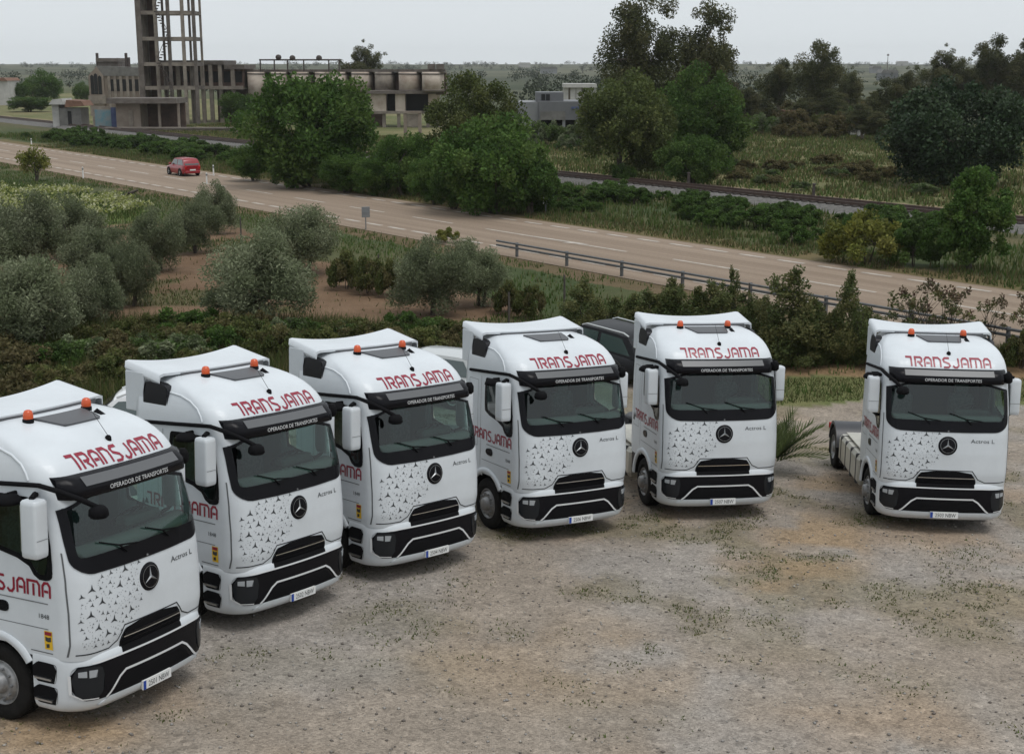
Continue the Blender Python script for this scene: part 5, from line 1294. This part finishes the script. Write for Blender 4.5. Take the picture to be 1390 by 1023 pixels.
ht.part('tiled_roof', prism(MB(), [(X_(85.5, Yk), Z_(146, Yk)), (X_(113, Yk), Z_(144, Yk)), (X_(108, Yk), Z_(137, Yk)), (X_(88, Yk), Z_(136, Yk))], Yk - .4, Yk + 4.4), M['tile'])
ht.part('wall', bx((X_(66, Yk), Yk + .3, G0), (X_(75.8, Yk), Yk + 4, Z_(142, Yk) - .01)), M['white_wall']); ht.part('door', bx((X_(88, Yk), Yk - .06, G0), (X_(93, Yk), Yk - .005, Z_(151, Yk))), M['dark_hole'])
b2 = Thing('tiled_barn', (X_(0, 330), 330, G0), 'low barn with an orange roof at the far left of the plain', 'building')
b2.part('wall', bx((X_(-20, 330), 330, G0), (X_(9, 330), 338, Z_(110, 330))), M['white_wall']); b2.part('roof', prism(MB(), [(X_(-22, 330), Z_(110, 330)), (X_(10, 330), Z_(110, 330)), (X_(6, 330), Z_(106, 330)), (X_(-18, 330), Z_(106, 330))], 329.5, 338.5), M['tile'])
# ---- grey sheds
Yg = 175.0
gs = Thing('grey_shed', (X_(745, Yg), Yg, G0), 'grey flat-roofed industrial shed beside the feathery tree', 'building')
gs.part('gable_wall', bx((X_(694, Yg), Yg + .4, G0), (X_(731, Yg), Yg + 10, Z_(139, Yg))), M['shed_pale']); gs.part('front_wall', bx((X_(731, Yg) + .02, Yg, Z_(163, Yg)), (X_(815, Yg), Yg + 10, Z_(138, Yg))), M['shed_grey'])
gs.part('front_band', bx((X_(733, Yg), Yg - .08, Z_(163, Yg)), (X_(768, Yg), Yg - .01, Z_(151, Yg))), M['roof_grey']); gs.part('open_bay', bx((X_(731, Yg) + .05, Yg + 3, G0), (X_(815, Yg), Yg + 9, Z_(163, Yg) - .02)), M['dark_hole'])
for px in (733, 752, 766, 783, 800): gs.part('post', bx((X_(px, Yg) - .18, Yg + .05, G0 - .1), (X_(px, Yg) + .18, Yg + .4, Z_(163, Yg) - .01)), M['shed_pale'])
gs.part('roof_house', bx((X_(728, Yg), Yg + 2, Z_(138, Yg) + .01), (X_(766, Yg), Yg + 8, Z_(126, Yg))), M['shed_grey'])
for px in (738, 744.5): wi = gs.part('window', bx((X_(px - 2.6, Yg), Yg + 1.92, Z_(137, Yg)), (X_(px + 2.6, Yg), Yg + 1.99, Z_(128.5, Yg))), M['dark_hole'])
gs.part('sheet_stack', bx((X_(776, Yg), Yg - .1, Z_(148, Yg)), (X_(803, Yg), Yg - .01, Z_(145, Yg))), M['graffiti_blue'])
ws = Thing('white_shed', (X_(786, 260), 260, G0), 'white flat shed with an open front behind the grey shed', 'building')
ws.part('roof', bx((X_(765, 260), 259, Z_(119, 260)), (X_(810, 260), 268, Z_(114, 260))), M['white_wall']); ws.part('back_wall', bx((X_(767, 260), 266, G0), (X_(808, 260), 267, Z_(119, 260) - .02)), M['render'])
for px in (768, 778, 786, 795, 806): ws.part('pier', bx((X_(px, 260) - .5, 259.6, G0), (X_(px, 260) + .5, 260.6, Z_(119, 260) - .02)), M['white_wall'])
# beyond the rough field
bh = Thing('brick_kiosk', (X_(1078, 195), 195, G0), 'orange brick kiosk among the eucalyptus belt', 'building')
bh.part('wall', bx((X_(1070, 195), 195, G0), (X_(1087, 195), 198, Z_(152, 195))), M['tile']); bh.part('doorway', bx((X_(1077, 195), 194.93, G0), (X_(1083, 195), 194.99, Z_(160, 195))), M['white_wall']); bh.part('roof', bx((X_(1068.5, 195), 194.7, Z_(152, 195) + .01), (X_(1088.5, 195), 198.4, Z_(150, 195))), M['tile'])
bm = MB(); bm.box((-.42, -.4, .12), (.42, .4, .75), .03); bm.box((-.46, -.44, .75), (.46, .44, .84), .02); 
for a in (-.34, .34):
    for b in (-.3, .3): bm.box((a - .04, b - .04, -.05), (a + .04, b + .04, .12))
bm = bm.mesh('beehive', M['white_wall'])
for px, py in ((1150, 181), (1157, 184), (1168, 186), (1042, 168), (1135, 178), (1122, 176)):
    p = gp(px, py); tag(obj('beehive', bm, loc=tuple(p)), 'small white hive box at the edge of the eucalyptus belt', 'box', 'hive boxes on the rough field')
# far farm buildings
rf = random.Random(4)
for px, py, w, m in [(712, 97, 16, 'white_wall'), (745, 101, 22, 'shed_pale'), (1225, 96, 14, 'white_wall'), (1190, 101, 12, 'shed_pale'), (1300, 99, 10, 'white_wall'), (1208, 108, 22, 'shed_grey')]:
    Y = (CAM[2] - ZP) * FPX / (py - 88) * .97; ft = Thing('far_farm_building', (X_(px, Y), Y, gz(X_(px, Y), Y)), 'low pale farm building far off on the plain', 'building', 'far farm buildings')
    zb = gz(X_(px, Y), Y); W_ = w * Y / FPX / 2
    ft.part('wall', bx((X_(px, Y) - W_, Y, zb - .5), (X_(px, Y) + W_, Y + 12, zb + 4.5)), M[m]); ft.part('roof', prism(MB(), [(X_(px, Y) - W_ - .5, zb + 4.5), (X_(px, Y) + W_ + .5, zb + 4.5), (X_(px, Y) + W_ - 1, zb + 6.5), (X_(px, Y) - W_ + 1, zb + 6.5)], Y - .5, Y + 12.5), M['roof_grey'] if m != 'white_wall' else M['white_wall'])
mst = Thing('radio_mast', (X_(1204, 900), 900, gz(X_(1204, 900), 900)), 'thin mast on the horizon beyond the eucalyptus belt', 'mast')
mst.part('pole', MB().tube([(X_(1204, 900), 900, gz(X_(1204, 900), 900) - .3), (X_(1204, 900), 900, Z_(73, 900))], [.35, .15], 6), M['concrete_dark']); mst.part('antenna', MB().box((X_(1204, 900) - .6, 899.5, Z_(76, 900)), (X_(1204, 900) + .6, 900.5, Z_(74, 900))), M['concrete_dark'])

# ---- roadside signs and posts
M['sign_back'] = mat('sign_back', (.20, .21, .215), .5, .4); M['sign_white'] = mat('sign_white', (.72, .72, .70), .5); M['sign_red'] = mat('sign_red', (.50, .04, .03), .5)
def sign(px, base, label, hz, w, face):
    p = gp(px, base); o = tag(empty('road_sign', tuple(p), math.radians(25)), label, 'sign')
    MB().tube([(0, .03, -.2), (0, .03, hz)], .035, 8).build('post', M['sign_back'], o)
    if face:
        MB().box((-w / 2, -.01, hz - .62), (w / 2, .015, hz), .01).build('panel', M['sign_white'], o); MB().box((-w / 2 + .04, -.018, hz - .22), (w / 2 - .04, -.011, hz - .04)).build('red_field', M['sign_red'], o); MB().box((-w / 2 + .1, -.018, hz - .50), (w / 2 - .1, -.011, hz - .32)).build('plate_print', M['sign_back'], o)
    else: MB().box((-w / 2, -.02, hz - .62), (w / 2, .005, hz), .01).build('panel', M['sign_back'], o); MB().box((-w / 2 + .05, -.04, hz - .36), (w / 2 - .05, -.021, hz - .30)).build('stiffener', M['sign_back'], o)
sign(497, 312, 'grey-backed road sign at the near edge of the road', 1.35, .50, False)
sign(741, 290, 'white road sign with a red field on the far verge', 1.25, .42, True)
def delineator(px, base, label):
    p = gp(px, base); o = tag(empty('marker_post', tuple(p)), label, 'post', 'white roadside marker posts')
    MB().tube([(0, 0, -.1), (0, 0, .95)], [.07, .06], 8).build('body', M['sign_white'], o); MB().tube([(0, 0, .70), (0, 0, .84)], .072, 8).build('dark_band', M['sign_back'], o)
delineator(113, 242, 'white marker post on the near road edge by the thin young tree'); delineator(290, 239, 'white marker post on the far verge beside the red car'); delineator(43, 199, 'white marker post on the far verge, away from the red car'); delineator(281, 250.5, 'white marker post on the near road edge by the olive row')
for px, top, base in ((1080, 262, 277), (913, 243, 259)):
    p = rp(rt(gp(px, base)), C_RAIL + 1.65); D = p[1]; o = tag(empty('rail_post', (p[0], p[1], ZP + .3)), 'short dark iron post beside the track', 'post', 'iron posts by the railway')
    MB().box((-.09, -.09, -.2), (.09, .09, .95), .02).build('body', M['iron'], o); MB().box((-.12, -.12, .95), (.12, .12, 1.03), .02).build('cap', M['iron'], o)
# fence stakes of the grove
M['stake'] = mat('stake_wood', (.075, .065, .055), .9, var=.3, scale=6)
for px, base, h in ((514, 385, 1.3), (765, 425, 1.5), (327, 330, 1.4), (690, 440, 1.2), (580, 372, 1.2), (1015, 430, 1.3)):
    p = gp(px, base); tag(MB().tube([(0, 0, -.2), (.03, .01, h * .5), (.02, .02, h)], [.04, .045, .035], 7).build('fence_stake', M['stake'], loc=tuple(p)), 'thin weathered wooden stake on the grove boundary', 'stake', 'stakes along the grove boundary')
ply = gp(172, 268); o = tag(MB().tube([(-.5, 0, .0), (.25, .1, .30), (.8, .2, .52)], [.10, .12, .07], 8).tube([(.1, .06, .24), (.3, -.3, .45)], [.06, .03], 6).build('fallen_log', M['bark'], loc=tuple(ply)), 'dark fallen log lying in the meadow near the road', 'log')

# ================================================================ cars
M['car_red'] = mat('car_red', (.26, .008, .016), .3, coat=.4); M['car_dark'] = mat('car_dark', (.013, .0135, .016), .4, spec=.2); M['car_silver'] = mat('car_silver', (.52, .54, .54), .3, .2, coat=.6); M['car_white'] = mat('car_white', (.74, .75, .76), .28, coat=.6)
M['car_glass'] = mat('car_glass', (.045, .070, .070), .06, coat=.6, spec=.8); M['tail'] = mat('tail_lens', (.42, .012, .015), .2, coat=.6); M['sill'] = mat('sill_black', (.02, .02, .02), .6)
def car(name, label, paint, Lg, Wd, Hg, loc, rz, style, group=None):
    """nose at +x; lower body, cabin, glass, lamps, wheels"""
    o = tag(empty(name, tuple(loc), rz), label, 'car', group); hw = Wd / 2; gc = .20; belt = Hg * .60
    hood = {'hatch': .27, 'suv': .25, 'van': .14}[style]
    xs = np.linspace(-Lg / 2, Lg / 2, 25); body = MB(); G = []
    def top(u):
        k = [(0, belt * .98), (.05, belt), (1 - hood, belt), (1 - hood + .04, belt * .97), (.93, belt * .84), (1, belt * .66)]; return np.interp(u, *zip(*k))
    for x in xs:
        u = (x + Lg / 2) / Lg; e = min(1, min(u, 1 - u) / .09); w = hw * (.80 + .20 * e ** .5); zt = top(u); zb = gc + (.10 if u < .06 or u > .94 else 0)
        G.append([(x, -w * .86, zb), (x, -w * .97, zb + .12), (x, -w, gc + (zt - gc) * .5), (x, -w * .97, zt - .06), (x, -w * .90, zt), (x, 0, zt + .02), (x, w * .90, zt), (x, w * .97, zt - .06), (x, w, gc + (zt - gc) * .5), (x, w * .97, zb + .12), (x, w * .86, zb)])
    body.grid(G); body.add(G[0], [tuple(range(10, -1, -1))]); body.add(G[-1], [tuple(range(11))]); bd = body.build('body', M[paint], o)
    # cabin
    r0, r1, f1, f0 = {'hatch': (.015, .10, .60, .74), 'suv': (.015, .13, .60, .77), 'van': (.01, .04, .78, .92)}[style]
    cab_ = MB(); Cn = []; st = [(r0, 0), (r0 + (r1 - r0) * .5, .62), (r1, .93), (r1 + .1, .99), ((r1 + f1) / 2, 1.0), (f1 - .05, .97), (f1, .92), ((f1 + f0) / 2, .48), (f0, 0)]
    sec = lambda u, h, k=1.0: [(-Lg / 2 + u * Lg, s * hw * (.90 - .16 * h) * k, belt + .0 + (Hg - belt) * h) for s in (-1, -.72, 0, .72, 1)]
    for u, h in st:
        q = sec(u, h); q = [q[0], (q[1][0], q[1][1], q[1][2] + .04 * h), (q[2][0], q[2][1], q[2][2] + .065 * h), (q[3][0], q[3][1], q[3][2] + .04 * h), q[4]]; Cn.append(q)
    cab_.grid(Cn)
    for s in (0, 4): cab_.add([c[s] for c in Cn], [tuple(range(len(Cn)))])
    cab_.build('cabin', M[paint], o)
    def glass(pts, nm, m_='car_glass'): return MB().add(pts, [tuple(range(len(pts)))]).build(nm, M[m_], o)
    for s in (-1, 1):
        def sp(u, h): return (-Lg / 2 + u * Lg, s * (hw * (.90 - .16 * h) + .012), belt + (Hg - belt) * h)
        m1 = (r1 + f1) / 2 + .04
        glass([sp(r0 + .06, .12), sp(m1 - .02, .10), sp(m1 - .02, .86), sp(r1 + .05, .84)], 'side_window'); glass([sp(m1 + .01, .10), sp(f0 - .05, .10), sp(f1 - .01, .84), sp(m1 + .01, .87)], 'side_window')
        mi = MB(); mi.box((-Lg / 2 + (f0 - .05) * Lg - .1, s * (hw + .08) - .09, belt + .04), (-Lg / 2 + (f0 - .05) * Lg + .06, s * (hw + .08) + .09, belt + .2), .04); mi.build('door_mirror', M[paint], o)
        tl = MB(); tl.box((-Lg / 2 - .012, s * hw * .74 - .10, belt * .70), (-Lg / 2 + .08, s * hw * .74 + .10, belt * .98), .02); tl.build('tail_lamp', M['tail'], o)
        hd = MB(); hd.box((Lg / 2 - .16, s * hw * .66 - .16, belt * .66), (Lg / 2 + .005, s * hw * .66 + .16, belt * .82), .03); hd.build('headlamp', M['lens'], o)
        for x in (-Lg * .29, Lg * .32):
            R = .33 if style != 'suv' else .37; w = empty('wheel', (x, s * (hw - .10), R), parent=o)
            t = MB(); t.lathe([(R * .62, .10), (R * .95, .10), (R, .07), (R, -.07), (R * .95, -.10), (R * .62, -.10)], 20, 'y', close=True); t.build('tyre', M['tyre'], w)
            h_ = MB(); h_.lathe([(R * .64, .07 * s), (R * .55, .075 * s), (R * .4, .04 * s), (R * .15, .075 * s), (0, .08 * s)], 15, 'y'); h_.build('rim', M['alu'], w)
            ac = MB(); ac.lathe([(0, 0), (R * 1.18, 0)], 20, 'y', (x, s * (hw + .004), R)); ac.lathe([(R * 1.18, 0), (R * 1.2, -.06 * s)], 20, 'y', (x, s * (hw + .004), R)); ac.build('wheel_well', M['sill'], o)
            w.location.y = s * (hw - .06)
    b_ = lambda u, h, y, k=.014: (-Lg / 2 + u * Lg - k, y * hw * (.90 - .16 * h), belt + (Hg - belt) * h + .018)
    ra = lambda h: float(np.interp(h, [0, .62, .93], [r0, r0 + (r1 - r0) * .5, r1]))
    glass([b_(ra(.10), .10, -.86), b_(ra(.10), .10, .86), b_(ra(.85), .85, .84), b_(ra(.85), .85, -.84)], 'rear_window')
    fa = lambda h: float(np.interp(h, [0, .48, .92], [f0, (f1 + f0) / 2, f1]))
    glass([b_(fa(.06), .06, .90, -.05), b_(fa(.06), .06, -.90, -.05), b_(fa(.88), .88, -.86, -.05), b_(fa(.88), .88, .86, -.05)], 'windscreen')
    bp_ = MB(); bp_.box((-Lg / 2 - .05, -hw * .82, gc + .06), (-Lg / 2 + .12, hw * .82, gc + .28), .05); bp_.build('rear_bumper', M[paint], o); MB().box((Lg / 2 - .10, -hw * .8, gc + .04), (Lg / 2 + .05, hw * .8, gc + .28), .05).build('front_bumper', M[paint], o)
    MB().box((-Lg / 2 - .062, -.26, gc + .30), (-Lg / 2 - .02, .26, gc + .41)).build('number_plate', M['plate'], o)
    if style == 'suv':
        for s in (-1, 1): MB().tube([(-Lg / 2 + r1 * Lg, s * hw * .70, Hg + .0), (-Lg / 2 + (r1 + .05) * Lg, s * hw * .70, Hg + .07), (-Lg / 2 + (f1 - .05) * Lg, s * hw * .70, Hg + .05), (-Lg / 2 + f1 * Lg, s * hw * .70, Hg - .03)], .025, 6).build('roof_rail', M['car_silver'], o)
    return o
pc = rp(rt(gp(250, 238)), C_MID + 2.0)
car('red_hatchback', 'red hatchback driving away along the far lane of the road', 'car_red', 3.9, 1.68, 1.50, (pc[0], pc[1], RZ + .006), RA, 'hatch')
def car_at(px, py, zroof, name, label, paint, dims, yaw, style):
    d = ray(px, py); t = 30.0
    for i in range(60):
        p = CAM + t * d; t += (p[2] - (gz(p[0], p[1]) + zroof)) / -d[2] * .8
    p = CAM + t * d; o = car(name, label, paint, *dims, (p[0], p[1], gz(p[0], p[1])), math.radians(yaw), style)
    nrm = Vector((gz(p[0] - .5, p[1]) - gz(p[0] + .5, p[1]), gz(p[0], p[1] - .5) - gz(p[0], p[1] + .5), 1)).normalized()
    o.rotation_mode = 'QUATERNION'; o.rotation_quaternion = Vector((0, 0, 1)).rotation_difference(nrm) @ Matrix.Rotation(math.radians(yaw), 3, 'Z').to_quaternion()
    return o
car_at(824, 438, 1.54, 'estate_car', 'dark estate car with silver roof rails parked behind the lorries', 'car_dark', (4.6, 1.84, 1.54), 128, 'suv')
car_at(588, 474, 1.50, 'silver_hatchback', 'pale silver hatchback almost hidden behind the third lorry', 'car_silver', (4.1, 1.72, 1.50), 150, 'hatch')
car_at(186, 532, 1.75, 'white_estate_car', 'white estate car almost hidden behind the second lorry', 'car_white', (4.5, 1.80, 1.75), 190, 'suv')
# ================================================================ thin haze over the plain
SC.cycles.volume_bounces = 2
hz = bpy.data.materials.new('thin_haze'); hz.use_nodes = True
for n in list(hz.node_tree.nodes): hz.node_tree.nodes.remove(n)
ho = hz.node_tree.nodes.new('ShaderNodeOutputMaterial'); hv = hz.node_tree.nodes.new('ShaderNodeVolumePrincipled')
hv.inputs['Color'].default_value = (.95, .97, 1.0, 1); hv.inputs['Density'].default_value = .00009; hv.inputs['Anisotropy'].default_value = 0.2
hz.node_tree.links.new(hv.outputs[0], ho.inputs['Volume'])
tag(MB().box((-4600, -4600, -60), (4600, 4600, 60)).build('haze', hz), 'thin pale haze in the air over the plain', 'haze', kind='stuff')
